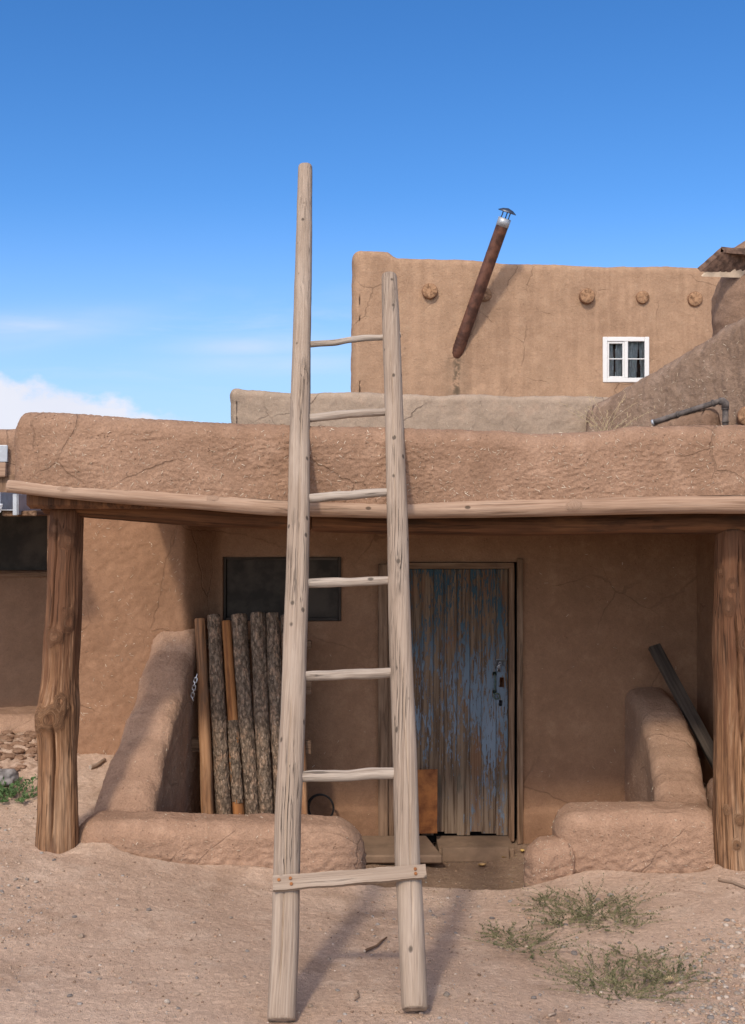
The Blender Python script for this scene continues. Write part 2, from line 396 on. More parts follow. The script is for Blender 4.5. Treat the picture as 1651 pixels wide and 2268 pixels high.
def wood(name, dark, mid, light, sx=60, sz=2.2, crack=0.5, knot=0.0, dist=0.002, stain=0.0, stain_c=(.05, .03, .02), rough=0.85, fine=1.0, topred=0.0):
    m, nt, p = new_mat(name)
    gc = N(nt, 'ShaderNodeAttribute', attribute_name='gc').outputs['Vector']
    w = N(nt, 'ShaderNodeTexNoise', {'Vector': MAP(nt, gc, (5, 5, 1.4)), 'Scale': 1.0, 'Detail': 3}).outputs[1]
    gw = N(nt, 'ShaderNodeVectorMath', {0: gc, 1: N(nt, 'ShaderNodeVectorMath', {0: w, 3: 0.03}, operation='SCALE').outputs[0]}, operation='ADD').outputs[0]
    a = NOI(nt, MAP(nt, gw, (sx, sx, sz)), 1.0, 6, 0.68)
    b = NOI(nt, MAP(nt, gw, (sx * 3.2, sx * 3.2, sz * 2.2)), 1.0, 4, 0.6)
    c = NOI(nt, MAP(nt, gc, (7, 7, 1.6)), 1.0, 4, 0.6)
    col = MIX(nt, SS(nt, a, 0.34, 0.56), dark, mid)
    col = MIX(nt, SS(nt, a, 0.52, 0.74), col, light)
    col = MIX(nt, M2(nt, 'MULTIPLY', SS(nt, c, 0.46, 0.68), 0.55), col, light)
    v_ = MR(nt, b, 0.25, 0.75, 1 - .22 * fine, 1 + .16 * fine)
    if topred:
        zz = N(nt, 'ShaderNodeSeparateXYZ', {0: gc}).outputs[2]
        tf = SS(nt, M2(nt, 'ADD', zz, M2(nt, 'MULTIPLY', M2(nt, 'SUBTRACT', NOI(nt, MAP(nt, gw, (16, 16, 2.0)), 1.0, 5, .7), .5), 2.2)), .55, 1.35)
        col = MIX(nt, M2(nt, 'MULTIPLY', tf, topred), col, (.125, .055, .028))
    if stain:
        s_ = SS(nt, NOI(nt, MAP(nt, gc, (14, 14, 2.6), (5, 2, 1)), 1.0, 5, 0.65), 0.52, 0.66)
        col = MIX(nt, M2(nt, 'MULTIPLY', s_, stain), col, stain_c)
    ck = NOI(nt, MAP(nt, gw, (sx * .85, sx * .85, sz * .45), (3, 7, 1)), 1.0, 3, 0.5)
    ckm = M2(nt, 'MULTIPLY', M2(nt, 'SUBTRACT', 1.0, SS(nt, M2(nt, 'ABSOLUTE', M2(nt, 'SUBTRACT', ck, 0.5)), 0.004, 0.02)), SS(nt, NOI(nt, MAP(nt, gc, (9, 9, 1.8), (1, 1, 9)), 1.0, 2), 0.5, 0.6))
    dk = M2(nt, 'MULTIPLY', ckm, crack)
    if knot:
        vo = VOR(nt, MAP(nt, gc, (13, 13, 8.5)), 1.0)
        sel = M2(nt, 'GREATER_THAN', N(nt, 'ShaderNodeSeparateColor', {0: vo.outputs[1]}).outputs[0], 1.0 - knot)
        kd = M2(nt, 'MULTIPLY', M2(nt, 'SUBTRACT', 1.0, SS(nt, vo.outputs[0], 0.075, 0.15)), sel)
        dk = M2(nt, 'MAXIMUM', dk, M2(nt, 'MULTIPLY', kd, 0.85))
    v_ = M2(nt, 'MULTIPLY', v_, M2(nt, 'SUBTRACT', 1.0, M2(nt, 'MULTIPLY', dk, 0.8)))
    col = MIX(nt, 1.0, col, N(nt, 'ShaderNodeCombineColor', {0: v_, 1: v_, 2: v_}).outputs[0], 'MULTIPLY')
    nt.links.new(col, p.inputs['Base Color']); p.inputs['Roughness'].default_value = rough
    h = M2(nt, 'SUBTRACT', M2(nt, 'ADD', a, M2(nt, 'MULTIPLY', b, 0.5)), M2(nt, 'MULTIPLY', dk, 1.2))
    bump(nt, p, h, dist)
    return m
def endgrain(name, c1, c2, rings=330.0, split=0.8):
    m, nt, p = new_mat(name)
    gc = N(nt, 'ShaderNodeAttribute', attribute_name='gc').outputs['Vector']
    s = N(nt, 'ShaderNodeSeparateXYZ', {0: gc})
    x, y = s.outputs[0], s.outputs[1]
    r = M2(nt, 'SQRT', M2(nt, 'ADD', M2(nt, 'MULTIPLY', x, x), M2(nt, 'MULTIPLY', y, y)))
    wob = NOI(nt, gc, 30, 3)
    rg = M2(nt, 'SINE', M2(nt, 'ADD', M2(nt, 'MULTIPLY', r, rings), M2(nt, 'MULTIPLY', wob, 6.0)))
    ang = M2(nt, 'ARCTAN2', y, x)
    av = N(nt, 'ShaderNodeCombineXYZ', {0: M2(nt, 'COSINE', ang), 1: M2(nt, 'SINE', ang), 2: s.outputs[2]}).outputs[0]
    an = NOI(nt, av, 4.5, 4, 0.7)
    sp = M2(nt, 'MULTIPLY', M2(nt, 'SUBTRACT', 1.0, SS(nt, M2(nt, 'ABSOLUTE', M2(nt, 'SUBTRACT', an, 0.52)), 0.004, 0.03)), SS(nt, r, 0.012, 0.05))
    col = MIX(nt, MR(nt, rg, -1, 1, 0.2, 0.8), c1, c2)
    col = MIX(nt, SS(nt, NOI(nt, gc, 22, 4), 0.45, 0.7), col, tuple(v * .62 for v in c1))
    vv = M2(nt, 'SUBTRACT', 1.0, M2(nt, 'MULTIPLY', sp, split))
    col = MIX(nt, 1.0, col, N(nt, 'ShaderNodeCombineColor', {0: vv, 1: vv, 2: vv}).outputs[0], 'MULTIPLY')
    nt.links.new(col, p.inputs['Base Color'])
    bump(nt, p, M2(nt, 'SUBTRACT', M2(nt, 'MULTIPLY', rg, 0.2), sp), 0.003)
    return m
def plain(name, c, rough=0.6, metal=0.0, var=0.15, scale=25, bmp=0.0, c2=None, spec=0.3):
    m, nt, p = new_mat(name)
    co = N(nt, 'ShaderNodeTexCoord').outputs['Object']
    a = NOI(nt, co, scale, 5, 0.6)
    col = MIX(nt, SS(nt, a, 0.35, 0.65), tuple(x * (1 - var) for x in c), c2 or tuple(min(1, x * (1 + var)) for x in c))
    nt.links.new(col, p.inputs['Base Color']); p.inputs['Roughness'].default_value = rough; p.inputs['Metallic'].default_value = metal
    p.inputs['Specular IOR Level'].default_value = spec
    if bmp: bump(nt, p, a, bmp)
    return m
def stones_mat(name):
    m, nt, p = new_mat(name)
    co = N(nt, 'ShaderNodeTexCoord').outputs['Object']
    at = N(nt, 'ShaderNodeAttribute', attribute_name='gc').outputs['Vector']
    s = N(nt, 'ShaderNodeSeparateXYZ', {0: at})
    ramp = N(nt, 'ShaderNodeValToRGB', {0: s.outputs[0]}); cr = ramp.color_ramp; cr.interpolation = 'CONSTANT'
    cols = [(.34, .24, .165), (.27, .22, .175), (.42, .31, .225), (.20, .172, .15), (.45, .37, .295), (.34, .255, .185), (.29, .255, .22), (.36, .235, .155)]
    cr.elements[0].color = (*cols[0], 1); cr.elements[1].position = .125; cr.elements[1].color = (*cols[1], 1)
    for k, c in enumerate(cols[2:]):
        e = cr.elements.new(.125 * (k + 2)); e.color = (*c, 1)
    a = NOI(nt, co, 90, 4)
    v_ = MR(nt, a, .3, .7, .8, 1.15)
    col = MIX(nt, 1.0, ramp.outputs[0], N(nt, 'ShaderNodeCombineColor', {0: v_, 1: v_, 2: v_}).outputs[0], 'MULTIPLY')
    nt.links.new(col, p.inputs['Base Color']); bump(nt, p, a, .002); return m

MA_PAR = adobe('adobe_parapet', (.288, .174, .111), (.335, .207, .135), (.37, .24, .162), crack=.33, crack_scale=2.4, grain=1.2, dist=.009)
MA_LOW = adobe('adobe_low_wall', (.345, .210, .137), (.392, .246, .163), (.415, .268, .18), crack=.28, crack_scale=2.6, grain=1.2, dist=.010)
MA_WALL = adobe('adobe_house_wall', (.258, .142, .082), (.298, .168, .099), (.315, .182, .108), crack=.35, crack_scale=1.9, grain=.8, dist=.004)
MA_TERR = adobe('adobe_terrace', (.325, .245, .178), (.385, .292, .215), (.37, .26, .185), crack=.65, crack_scale=2.6, grain=1.0, dist=.006)
MA_SLOPE = adobe('adobe_slope', (.235, .155, .106), (.305, .21, .148), (.33, .235, .17), crack=.5, crack_scale=2.0, grain=1.2, dist=.012, streak=.35)
def stain_fn(nt, co, col):
    s = N(nt, 'ShaderNodeSeparateXYZ', {0: co})
    # soot and leak stain that runs down below the stovepipe hole
    dx = M2(nt, 'ABSOLUTE', M2(nt, 'SUBTRACT', s.outputs[0], M2(nt, 'ADD', -1.35, M2(nt, 'MULTIPLY', M2(nt, 'SUBTRACT', NOI(nt, co, 5, 3), .5), .12))))
    up = M2(nt, 'SUBTRACT', 1.0, SS(nt, s.outputs[2], 4.22, 4.40))
    core = M2(nt, 'MULTIPLY', M2(nt, 'SUBTRACT', 1.0, SS(nt, dx, .012, .075)), up)
    wide = M2(nt, 'MULTIPLY', M2(nt, 'SUBTRACT', 1.0, SS(nt, dx, .10, .24)), up)
    col = MIX(nt, M2(nt, 'MULTIPLY', wide, M2(nt, 'MULTIPLY', SS(nt, NOI(nt, co, 8, 4), .3, .6), .35)), col, (.19, .135, .09))
    return MIX(nt, M2(nt, 'MULTIPLY', core, M2(nt, 'MULTIPLY', SS(nt, NOI(nt, co, 16, 4), .36, .55), .8)), col, (.10, .075, .05))
MA_UP = adobe('adobe_upper_house', (.330, .207, .130), (.378, .242, .153), (.36, .245, .16), crack=.45, crack_scale=1.1, grain=.9, dist=.010, streak=.5, extra=stain_fn, fscale=.8)
MA_DOME = adobe('adobe_chimney_mud', (.235, .145, .095), (.29, .185, .125), (.33, .225, .155), crack=.6, crack_scale=1.6, grain=1.2, dist=.015)
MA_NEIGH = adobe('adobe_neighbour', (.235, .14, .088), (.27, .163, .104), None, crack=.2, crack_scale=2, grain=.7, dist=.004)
M_STRAW = plain('straw', (.60, .47, .32), .8, var=.25, scale=9, c2=(.74, .63, .49))
M_LADDER = wood('weathered_ladder_wood', (.245, .178, .128), (.33, .250, .185), (.405, .32, .248), sx=150, sz=1.3, crack=.9, knot=.8, dist=.0026, fine=1.2)
M_RUNG = wood('weathered_rung_wood', (.24, .185, .14), (.375, .305, .242), (.47, .40, .33), sx=80, sz=2.5, crack=.75, knot=.25, dist=.002)
M_LADDER_END = endgrain('ladder_end_grain', (.42, .33, .25), (.50, .41, .33))
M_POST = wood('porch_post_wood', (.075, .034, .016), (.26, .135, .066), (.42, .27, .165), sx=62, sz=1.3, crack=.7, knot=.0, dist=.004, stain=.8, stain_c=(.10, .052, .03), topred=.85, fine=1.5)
M_POST_END = endgrain('post_end_grain', (.25, .15, .09), (.33, .2, .12))
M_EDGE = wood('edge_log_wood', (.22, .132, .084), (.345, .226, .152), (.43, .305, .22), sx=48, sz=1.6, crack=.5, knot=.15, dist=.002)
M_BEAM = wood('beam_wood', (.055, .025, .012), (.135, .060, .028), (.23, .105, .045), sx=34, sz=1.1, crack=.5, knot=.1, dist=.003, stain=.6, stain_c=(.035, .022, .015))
M_VIGA = wood('viga_wood', (.17, .09, .05), (.26, .14, .08), (.33, .19, .11), sx=40, sz=3)
M_VIGA_END = endgrain('viga_end_grain', (.33, .18, .095), (.45, .27, .155), rings=420, split=.25)
M_POLE = wood('peeled_pole_wood', (.11, .055, .028), (.33, .16, .075), (.45, .25, .13), sx=40, sz=1.4, crack=.6, knot=.2, dist=.003, stain=.6, stain_c=(.14, .085, .055))
M_PEEL = wood('fresh_peeled_wood', (.17, .065, .025), (.36, .15, .052), (.44, .21, .085), sx=34, sz=1.4, crack=.4, knot=.15, dist=.003, stain=.5, stain_c=(.19, .09, .04))
M_GREYB = wood('grey_board_wood', (.035, .026, .020), (.072, .055, .043), (.11, .085, .066), sx=50, sz=1.6, crack=.7, dist=.003)
M_BRB = wood('brown_board_wood', (.10, .055, .03), (.21, .125, .075), (.30, .195, .125), sx=50, sz=1.7, crack=.6, dist=.002, stain=.5, stain_c=(.08, .05, .035))
M_DUSTB = wood('dusty_board_wood', (.15, .098, .062), (.21, .142, .092), (.25, .172, .115), sx=40, sz=1.5, crack=.4, dist=.002)
M_TWIG = wood('twig_wood', (.16, .10, .065), (.30, .21, .145), (.42, .33, .25), sx=90, sz=5, crack=.4, dist=.002)
def bark_mat():
    m, nt, p = new_mat('bark')
    gc = N(nt, 'ShaderNodeAttribute', attribute_name='gc').outputs['Vector']
    q = MAP(nt, gc, (1, 1, .55))
    vo = VOR(nt, N(nt, 'ShaderNodeVectorMath', {0: q, 1: N(nt, 'ShaderNodeVectorMath', {0: N(nt, 'ShaderNodeTexNoise', {'Vector': gc, 'Scale': 30.0, 'Detail': 3}).outputs[1], 3: .02}, operation='SCALE').outputs[0]}, operation='ADD').outputs[0], 62)
    n_ = NOI(nt, q, 24, 6, .7); f = NOI(nt, q, 110, 4, .65)
    pl = N(nt, 'ShaderNodeSeparateColor', {0: vo.outputs[1]}).outputs[0]
    col = MIX(nt, pl, (.115, .078, .052), (.25, .178, .122))
    col = MIX(nt, M2(nt, 'MULTIPLY', SS(nt, n_, .50, .62), .8), col, (.37, .235, .15))
    col = MIX(nt, M2(nt, 'MULTIPLY', SS(nt, f, .56, .70), .7), col, (.42, .315, .235))
    edge_ = SS(nt, vo.outputs[0], .25, .75)
    v_ = M2(nt, 'MULTIPLY', MR(nt, edge_, 0, 1, 1.1, .6), MR(nt, f, .25, .75, .75, 1.2))
    col = MIX(nt, 1.0, col, N(nt, 'ShaderNodeCombineColor', {0: v_, 1: v_, 2: v_}).outputs[0], 'MULTIPLY')
    nt.links.new(col, p.inputs['Base Color'])
    bump(nt, p, M2(nt, 'SUBTRACT', M2(nt, 'ADD', n_, M2(nt, 'MULTIPLY', f, .6)), M2(nt, 'MULTIPLY', edge_, .6)), .008)
    return m
M_BARK = bark_mat()
M_BARK_END = endgrain('bark_pole_end', (.30, .20, .12), (.38, .26, .16))
def door_mat():
    m, nt, p = new_mat('peeling_blue_paint')
    gc = N(nt, 'ShaderNodeAttribute', attribute_name='gc').outputs['Vector']   # across, board id, height
    s = N(nt, 'ShaderNodeSeparateXYZ', {0: gc}); x, bid, z = s.outputs
    a = NOI(nt, MAP(nt, gc, (70, 3.7, 2.0)), 1.0, 6, .66)
    col = MIX(nt, SS(nt, a, .36, .62), (.080, .047, .028), (.20, .132, .082))
    col = MIX(nt, M2(nt, 'MULTIPLY', SS(nt, NOI(nt, MAP(nt, gc, (4, 5.1, 1.6)), 1.0, 4), .50, .62), .55), col, (.17, .075, .036))
    bot = SS(nt, M2(nt, 'MULTIPLY', z, -1.0), -.50, -.30)
    col = MIX(nt, M2(nt, 'MULTIPLY', bot, M2(nt, 'MULTIPLY', SS(nt, a, .35, .6), .6)), col, (.27, .205, .145))
    drip = SS(nt, NOI(nt, MAP(nt, gc, (26, 2.3, 3.2), (2, 0, 4)), 1.0, 3), .54, .6)
    band = M2(nt, 'MULTIPLY', SS(nt, z, .28, .34), M2(nt, 'SUBTRACT', 1.0, SS(nt, z, .44, .56)))
    col = MIX(nt, M2(nt, 'MULTIPLY', M2(nt, 'MULTIPLY', drip, band), .7), col, (.10, .085, .06))
    # surviving paint
    f1 = NOI(nt, MAP(nt, gc, (95, 6.1, 13)), 1.0, 7, .72, .8); f2 = NOI(nt, MAP(nt, gc, (11, 7.7, 2.6), (4, 1, 3)), 1.0, 4)
    amt = MR(nt, z, .0, 1.85, -.07, .055)
    rightb = M2(nt, 'MULTIPLY', SS(nt, x, .30, .62), M2(nt, 'MULTIPLY', .055, M2(nt, 'SUBTRACT', 1.0, SS(nt, z, .9, 1.3))))
    midd = M2(nt, 'MULTIPLY', .045, M2(nt, 'MULTIPLY', SS(nt, z, .45, .8), M2(nt, 'SUBTRACT', 1.0, SS(nt, z, 1.25, 1.6))))
    k = M2(nt, 'ADD', M2(nt, 'ADD', M2(nt, 'MULTIPLY', f1, .72), M2(nt, 'MULTIPLY', f2, .43)), M2(nt, 'ADD', M2(nt, 'ADD', amt, rightb), midd))
    pm = SS(nt, k, .630, .646)
    pc = MIX(nt, NOI(nt, MAP(nt, gc, (12, 5, 4)), 1.0, 3), (.105, .145, .18), (.20, .235, .28))
    pc = MIX(nt, SS(nt, z, 1.0, 1.6), pc, (.038, .075, .095))
    col = MIX(nt, pm, col, pc)
    nt.links.new(col, p.inputs['Base Color']); p.inputs['Roughness'].default_value = .75
    bump(nt, p, M2(nt, 'ADD', M2(nt, 'MULTIPLY', a, .6), M2(nt, 'MULTIPLY', pm, .5)), .002)
    return m
M_DOOR = door_mat()
def ground_mat():
    m, nt, p = new_mat('dry_dirt')
    co = N(nt, 'ShaderNodeTexCoord').outputs['Object']
    a = NOI(nt, co, .9, 5, .6); b = NOI(nt, co, 5.5, 6, .65); c = NOI(nt, co, 48, 5, .7); g = NOI(nt, co, 230, 3, .6)
    col = MIX(nt, SS(nt, a, .35, .65), (.485, .335, .238), (.56, .40, .290))
    col = MIX(nt, M2(nt, 'MULTIPLY', SS(nt, b, .48, .66), .6), col, (.575, .425, .315))
    col = MIX(nt, M2(nt, 'MULTIPLY', SS(nt, NOI(nt, co, 2.3, 5, .6, .5), .54, .68), .5), col, (.34, .222, .147))
    # damp, trodden soil on the porch floor
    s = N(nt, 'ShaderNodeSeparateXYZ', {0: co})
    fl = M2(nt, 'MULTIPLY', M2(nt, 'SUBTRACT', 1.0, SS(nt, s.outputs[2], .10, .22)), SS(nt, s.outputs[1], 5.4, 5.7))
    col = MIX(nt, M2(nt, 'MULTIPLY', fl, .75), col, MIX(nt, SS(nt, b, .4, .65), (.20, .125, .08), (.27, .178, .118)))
    v_ = M2(nt, 'MULTIPLY', MR(nt, c, .3, .7, .80, 1.16), MR(nt, g, .25, .75, .80, 1.18))
    # grit
    vo = VOR(nt, co, 85); sel = N(nt, 'ShaderNodeSeparateColor', {0: vo.outputs[1]})
    gm = M2(nt, 'MULTIPLY', M2(nt, 'SUBTRACT', 1.0, SS(nt, vo.outputs[0], .16, .26)), M2(nt, 'GREATER_THAN', sel.outputs[0], .86))
    col = MIX(nt, 1.0, col, N(nt, 'ShaderNodeCombineColor', {0: v_, 1: v_, 2: v_}).outputs[0], 'MULTIPLY')
    col = MIX(nt, M2(nt, 'MULTIPLY', gm, .8), col, MIX(nt, sel.outputs[1], (.20, .165, .15), (.52, .45, .39)))
    nt.links.new(col, p.inputs['Base Color']); p.inputs['Specular IOR Level'].default_value = .1
    bump(nt, p, M2(nt, 'ADD', M2(nt, 'ADD', c, M2(nt, 'MULTIPLY', g, .5)), M2(nt, 'MULTIPLY', gm, .8)), .011)
    return m
M_GROUND = ground_mat()
M_STONES = stones_mat('loose_stones')
M_PALEB = plain('pale_board', (.58, .46, .33), .85, var=.15, scale=9)
M_RUST = plain('rusty_sheet', (.20, .065, .022), .8, var=.35, scale=9, c2=(.30, .115, .035), bmp=.003)
M_PIPE = plain('rusty_pipe', (.085, .040, .028), .55, .3, var=.25, scale=7, c2=(.16, .072, .046), bmp=.002)
M_GALV = plain('galvanised', (.40, .42, .44), .5, .45, var=.12, scale=18)
M_CAPM = plain('dark_metal', (.09, .10, .12), .4, .7, var=.2)
M_STEEL = plain('steel', (.62, .62, .62), .35, .8, var=.1)
M_TEAL = plain('oxidised_brass', (.055, .105, .09), .6, .2, var=.3, scale=60, c2=(.12, .13, .085))
M_BLACK = plain('black_void', (.012, .010, .009), .9, var=.2)
M_WHITE = plain('white_vinyl', (.70, .69, .66), .4, var=.02)
M_DRAIN = plain('grey_drain', (.085, .072, .066), .85, .0, var=.25, scale=22, c2=(.15, .125, .11))
M_HOSE = plain('black_hose', (.028, .026, .025), .6, var=.3)
M_SLAB = plain('dusty_slab', (.225, .150, .098), .9, var=.14, scale=8, bmp=.004)
M_TIN = plain('rusty_roof_sheet', (.10, .058, .040), .75, .15, var=.35, scale=12, c2=(.19, .115, .08), bmp=.006)
M_LEAF = plain('dry_leaf', (.42, .27, .12), .8, var=.3, scale=40)
M_LEAFY = plain('yellow_leaf', (.55, .38, .13), .8, var=.25, scale=40)
M_WEED = plain('weed_green', (.085, .098, .040), .8, var=.35, scale=25, c2=(.21, .19, .095))
M_WEED2 = plain('leafy_green', (.085, .15, .05), .8, var=.35, scale=30)
M_STEM = plain('weed_stem', (.17, .155, .075), .8, var=.3, scale=25)
M_DRYG = plain('dry_grass', (.50, .38, .22), .85, var=.2, scale=25)
M_CURT = plain('curtain', (.46, .49, .49), .9, var=.15)
M_ROCK = plain('grey_rock', (.20, .18, .165), .85, var=.3, scale=14, bmp=.01, c2=(.30, .27, .25))
M_CLOD = adobe('clod_mud', (.25, .15, .095), (.31, .19, .122), None, crack=.2, grain=1.2, dist=.01)
def glass_mat(name, tint=(.9, .93, .95), mixf=.12):
    m = bpy.data.materials.new(name); m.use_nodes = True; nt = m.node_tree; nt.nodes.clear()
    out = nt.nodes.new('ShaderNodeOutputMaterial')
    t = N(nt, 'ShaderNodeBsdfTransparent', {'Color': (*tint, 1)}); g = N(nt, 'ShaderNodeBsdfGlossy', {'Roughness': .03, 'Color': (1, 1, 1, 1)})
    fr = N(nt, 'ShaderNodeFresnel', {'IOR': 1.5}).outputs[0]
    x = N(nt, 'ShaderNodeMixShader', {0: M2(nt, 'ADD', fr, mixf), 1: t.outputs[0], 2: g.outputs[0]})
    nt.links.new(x.outputs[0], out.inputs[0]); return m
M_GLASS = glass_mat('window_glass', (.84, .88, .89), .08)
M_DARKG = plain('dark_glass', (.045, .034, .025), .5, var=.4, scale=6, spec=.12)

# ------------------------------------------------------------------ ground
CP = [(-.31, 3.7, .455), (.14, 3.75, .455), (-1.3, 3.5, .47), (1.3, 3.5, .44), (0, 2.2, .52), (-2, 2.2, .55), (2, 2.2, .5), (0, 0, .55),
      (-1.49, 5.5, .43), (-.74, 5.5, .345), (-.05, 5.45, .285), (.4, 5.45, .245), (.8, 5.45, .30), (1.3, 5.5, .355), (1.8, 5.5, .40),
      (-1.6, 5.55, .515), (-1.75, 5.55, .52), (-1.95, 6.2, .62), (-2.2, 7.0, .70), (-1.65, 6.8, .655), (-2.5, 7.6, .68), (-2.3, 5.0, .52), (-1.2, 4.6, .42), (0, 4.6, .37), (1.0, 4.6, .36), (2.2, 4.6, .42),
      (2.2, 5.8, .42), (2.4, 7.2, .45), (-3.5, 7, .7), (3.5, 6, .45)]
def gheight(X, Y):
    X = np.asarray(X, float); Y = np.asarray(Y, float)
    num = np.zeros_like(X); den = np.zeros_like(X)
    for a, b, z in CP:
        w = np.exp(-((X - a) ** 2 + (Y - b) ** 2) / (2 * .42 ** 2)) + 1e-5 / (1 + (X - a) ** 2 + (Y - b) ** 2)
        num += w * z; den += w
    h = num / den
    lip = 5.56 + .05 * np.sin(X * 7.0)
    m = sstep(Y, lip, lip + .24) * sstep(X, -1.36, -1.24) * sstep(X, 1.78, 1.66)
    for y0, xa, xb in ((5.585, -1.5, -.02), (5.65, .82, 1.8)):    # loose soil banked against the low walls
        d = np.maximum(y0 - Y, 0); h = h + .040 * np.exp(-d / .075) * sstep(X, xa - .12, xa + .05) * sstep(X, xb + .1, xb - .05) * (Y < y0 + .3) * (.75 + .5 * np.sin(X * 6.1 + 1) * np.sin(X * 2.3))
    return h * (1 - m) + m * (0.0 + 0.02 * np.sin(X * 5 + Y * 3))
def gdisp(X, Y):
    p = np.stack([X, Y, 0 * X], 1)
    near = sstep(Y, 10, 8) * sstep(np.abs(X), 5, 3)
    d = .010 * fbm(p, 2.6, 3) + .0042 * fbm(p, 11, 3) * (.6 + fbm(p + 9, 1.4, 2)) + .0026 * fbm(p, 40, 2)
    rub = sstep(X, -1.75, -1.95) * sstep(Y, 6.3, 6.6) * sstep(Y, 7.8, 7.4)
    d = d + rub * (.03 * np.abs(fbm(p, 9, 3)))
    return d * near
def axis_coords(lo, hi, step, far):
    mid = np.arange(lo, hi, step); g = step * np.cumsum(1.22 ** np.arange(1, 60)); g = g[g < far]
    return np.concatenate([lo - g[::-1], mid, hi + g])
gx = axis_coords(-2.35, 2.35, .0085, 600); gy = axis_coords(3.3, 7.35, .0085, 600)
GX, GY = np.meshgrid(gx, gy, indexing='ij')
gz = gheight(GX.ravel(), GY.ravel()) + gdisp(GX.ravel(), GY.ravel())
gv = np.stack([GX.ravel(), GY.ravel(), gz], 1)
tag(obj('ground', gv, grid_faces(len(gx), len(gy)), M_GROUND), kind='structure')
def gz_at(x, y):
    x = np.atleast_1d(x).astype(float); y = np.atleast_1d(y).astype(float)
    return gheight(x, y) + gdisp(x, y)
def ground_from(px, py):                     # where a picture measurement meets the ground
    Y = np.linspace(3.0, 8.2, 1040); X = (px - 825.5) / F * Y
    z = CAMZ - (py - 1134) / F * Y; d = z - gheight(X, Y)
    k = np.argmax(d < 0); return np.array([X[k], Y[k], float(gz_at(X[k], Y[k])[0])])

# ------------------------------------------------------------------ front house
house = thing('adobe_house', 'front adobe house whose log porch shades a faded blue door', 'house', (0, 7.2, 0))
def wall_Y(x):                               # the left part of the back wall is thicker
    return 7.2 - .30 * sstep(x, -.98, -1.20)
DX0, DX1, DZ1 = .095, .958, 1.862
WX0, WX1, WZ0, WZ1 = -.98, -.205, 1.475, 1.895
xs = np.unique(np.round(np.concatenate([np.arange(-2.075, 2.15, .0125), [DX0, DX1, WX0, WX1]]), 5))
zs = np.unique(np.round(np.concatenate([np.arange(-.1, 2.36, .0125), [DZ1, WZ0, WZ1]]), 5))
XX, ZZ = np.meshgrid(xs, zs, indexing='ij')
p3 = np.stack([XX.ravel(), 0 * XX.ravel(), ZZ.ravel()], 1)
yw = wall_Y(XX.ravel()) + .10 * sstep(XX.ravel(), -2.0, -2.075) ** 2
dw = .011 * fbm(p3, 1.6, 2) + .0022 * fbm(p3, 7, 3) + .0018 * fbm(p3, 30, 2) * (1 + 1.6 * sstep(p3[:, 0], -1.1, -1.4))
dw += .020 * sstep(ZZ.ravel() + .05 * fbm(p3, 2.2, 3), .26, .22)
PW = np.stack([XX.ravel(), yw - dw, ZZ.ravel()], 1).reshape(len(xs), len(zs), 3)
fq = grid_faces(len(xs), len(zs))
cx = PW.reshape(-1, 3)[fq].mean(1)
keep = ~(((cx[:, 0] > DX0) & (cx[:, 0] < DX1) & (cx[:, 2] < DZ1)) | ((cx[:, 0] > WX0) & (cx[:, 0] < WX1) & (cx[:, 2] > WZ0) & (cx[:, 2] < WZ1)))
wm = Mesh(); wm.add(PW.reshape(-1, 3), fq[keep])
def reveal(x0, x1, z0, z1, depth):
    for a, b in (((x0, z0), (x0, z1)), ((x0, z1), (x1, z1)), ((x1, z1), (x1, z0)), ((x1, z0), (x0, z0))):
        y0 = float(wall_Y(a[0])) - .012; y1 = float(wall_Y(b[0])) - .012
        wm.add([(a[0], y0, a[1]), (b[0], y1, b[1]), (b[0], 7.2 + depth, b[1]), (a[0], 7.2 + depth, a[1])], [[0, 1, 2, 3]])
reveal(DX0, DX1, -.1, DZ1, .10); reveal(WX0, WX1, WZ0, WZ1, .08)
# return wall at the right end of the porch, outer faces and back
ys = np.arange(5.45, 7.26, .02); zs2 = np.arange(-.1, 2.36, .02)
YY, Z2 = np.meshgrid(ys, zs2, indexing='ij'); q3 = np.stack([0 * YY.ravel() + 5, YY.ravel(), Z2.ravel()], 1)
PR = np.stack([2.13 - .012 * fbm(q3, 1.8, 3) - .004 * fbm(q3, 8, 3) + .1 * sstep(YY.ravel(), 5.62, 5.45), YY.ravel(), Z2.ravel()], 1)
wm.add(PR, grid_faces(len(ys), len(zs2), flip=True))
for q in ([(2.23, 5.45), (2.6, 5.45), (2.6, 10)], [(-2.075, 7.0), (-2.075, 10)]):
    for a, b in zip(q[:-1], q[1:]):
        wm.add([(a[0], a[1], -.1), (b[0], b[1], -.1), (b[0], b[1], 2.36), (a[0], a[1], 2.36)], [[0, 1, 2, 3]])
wm.add([(-2.075, 7.32, -.1), (2.6, 7.32, -.1), (2.6, 7.32, 2.36), (-2.075, 7.32, 2.36)], [[0, 1, 2, 3]], mi=1)
sw = straws(PW, 1900, (.008, .028), .0010, bias=lambda p: (p[0] < -1.15 or rs.rand() < .08) and not (DX0 - .07 < p[0] < DX1 + .05 and p[2] < DZ1 + .03) and not (WX0 - .03 < p[0] < WX1 + .03 and WZ0 - .03 < p[2] < WZ1 + .03))
for a in (0,): wm.add(np.concatenate(sw.V), sw.F, mi=2)
wm.build('wall', [MA_WALL, M_BLACK, M_STRAW], house)

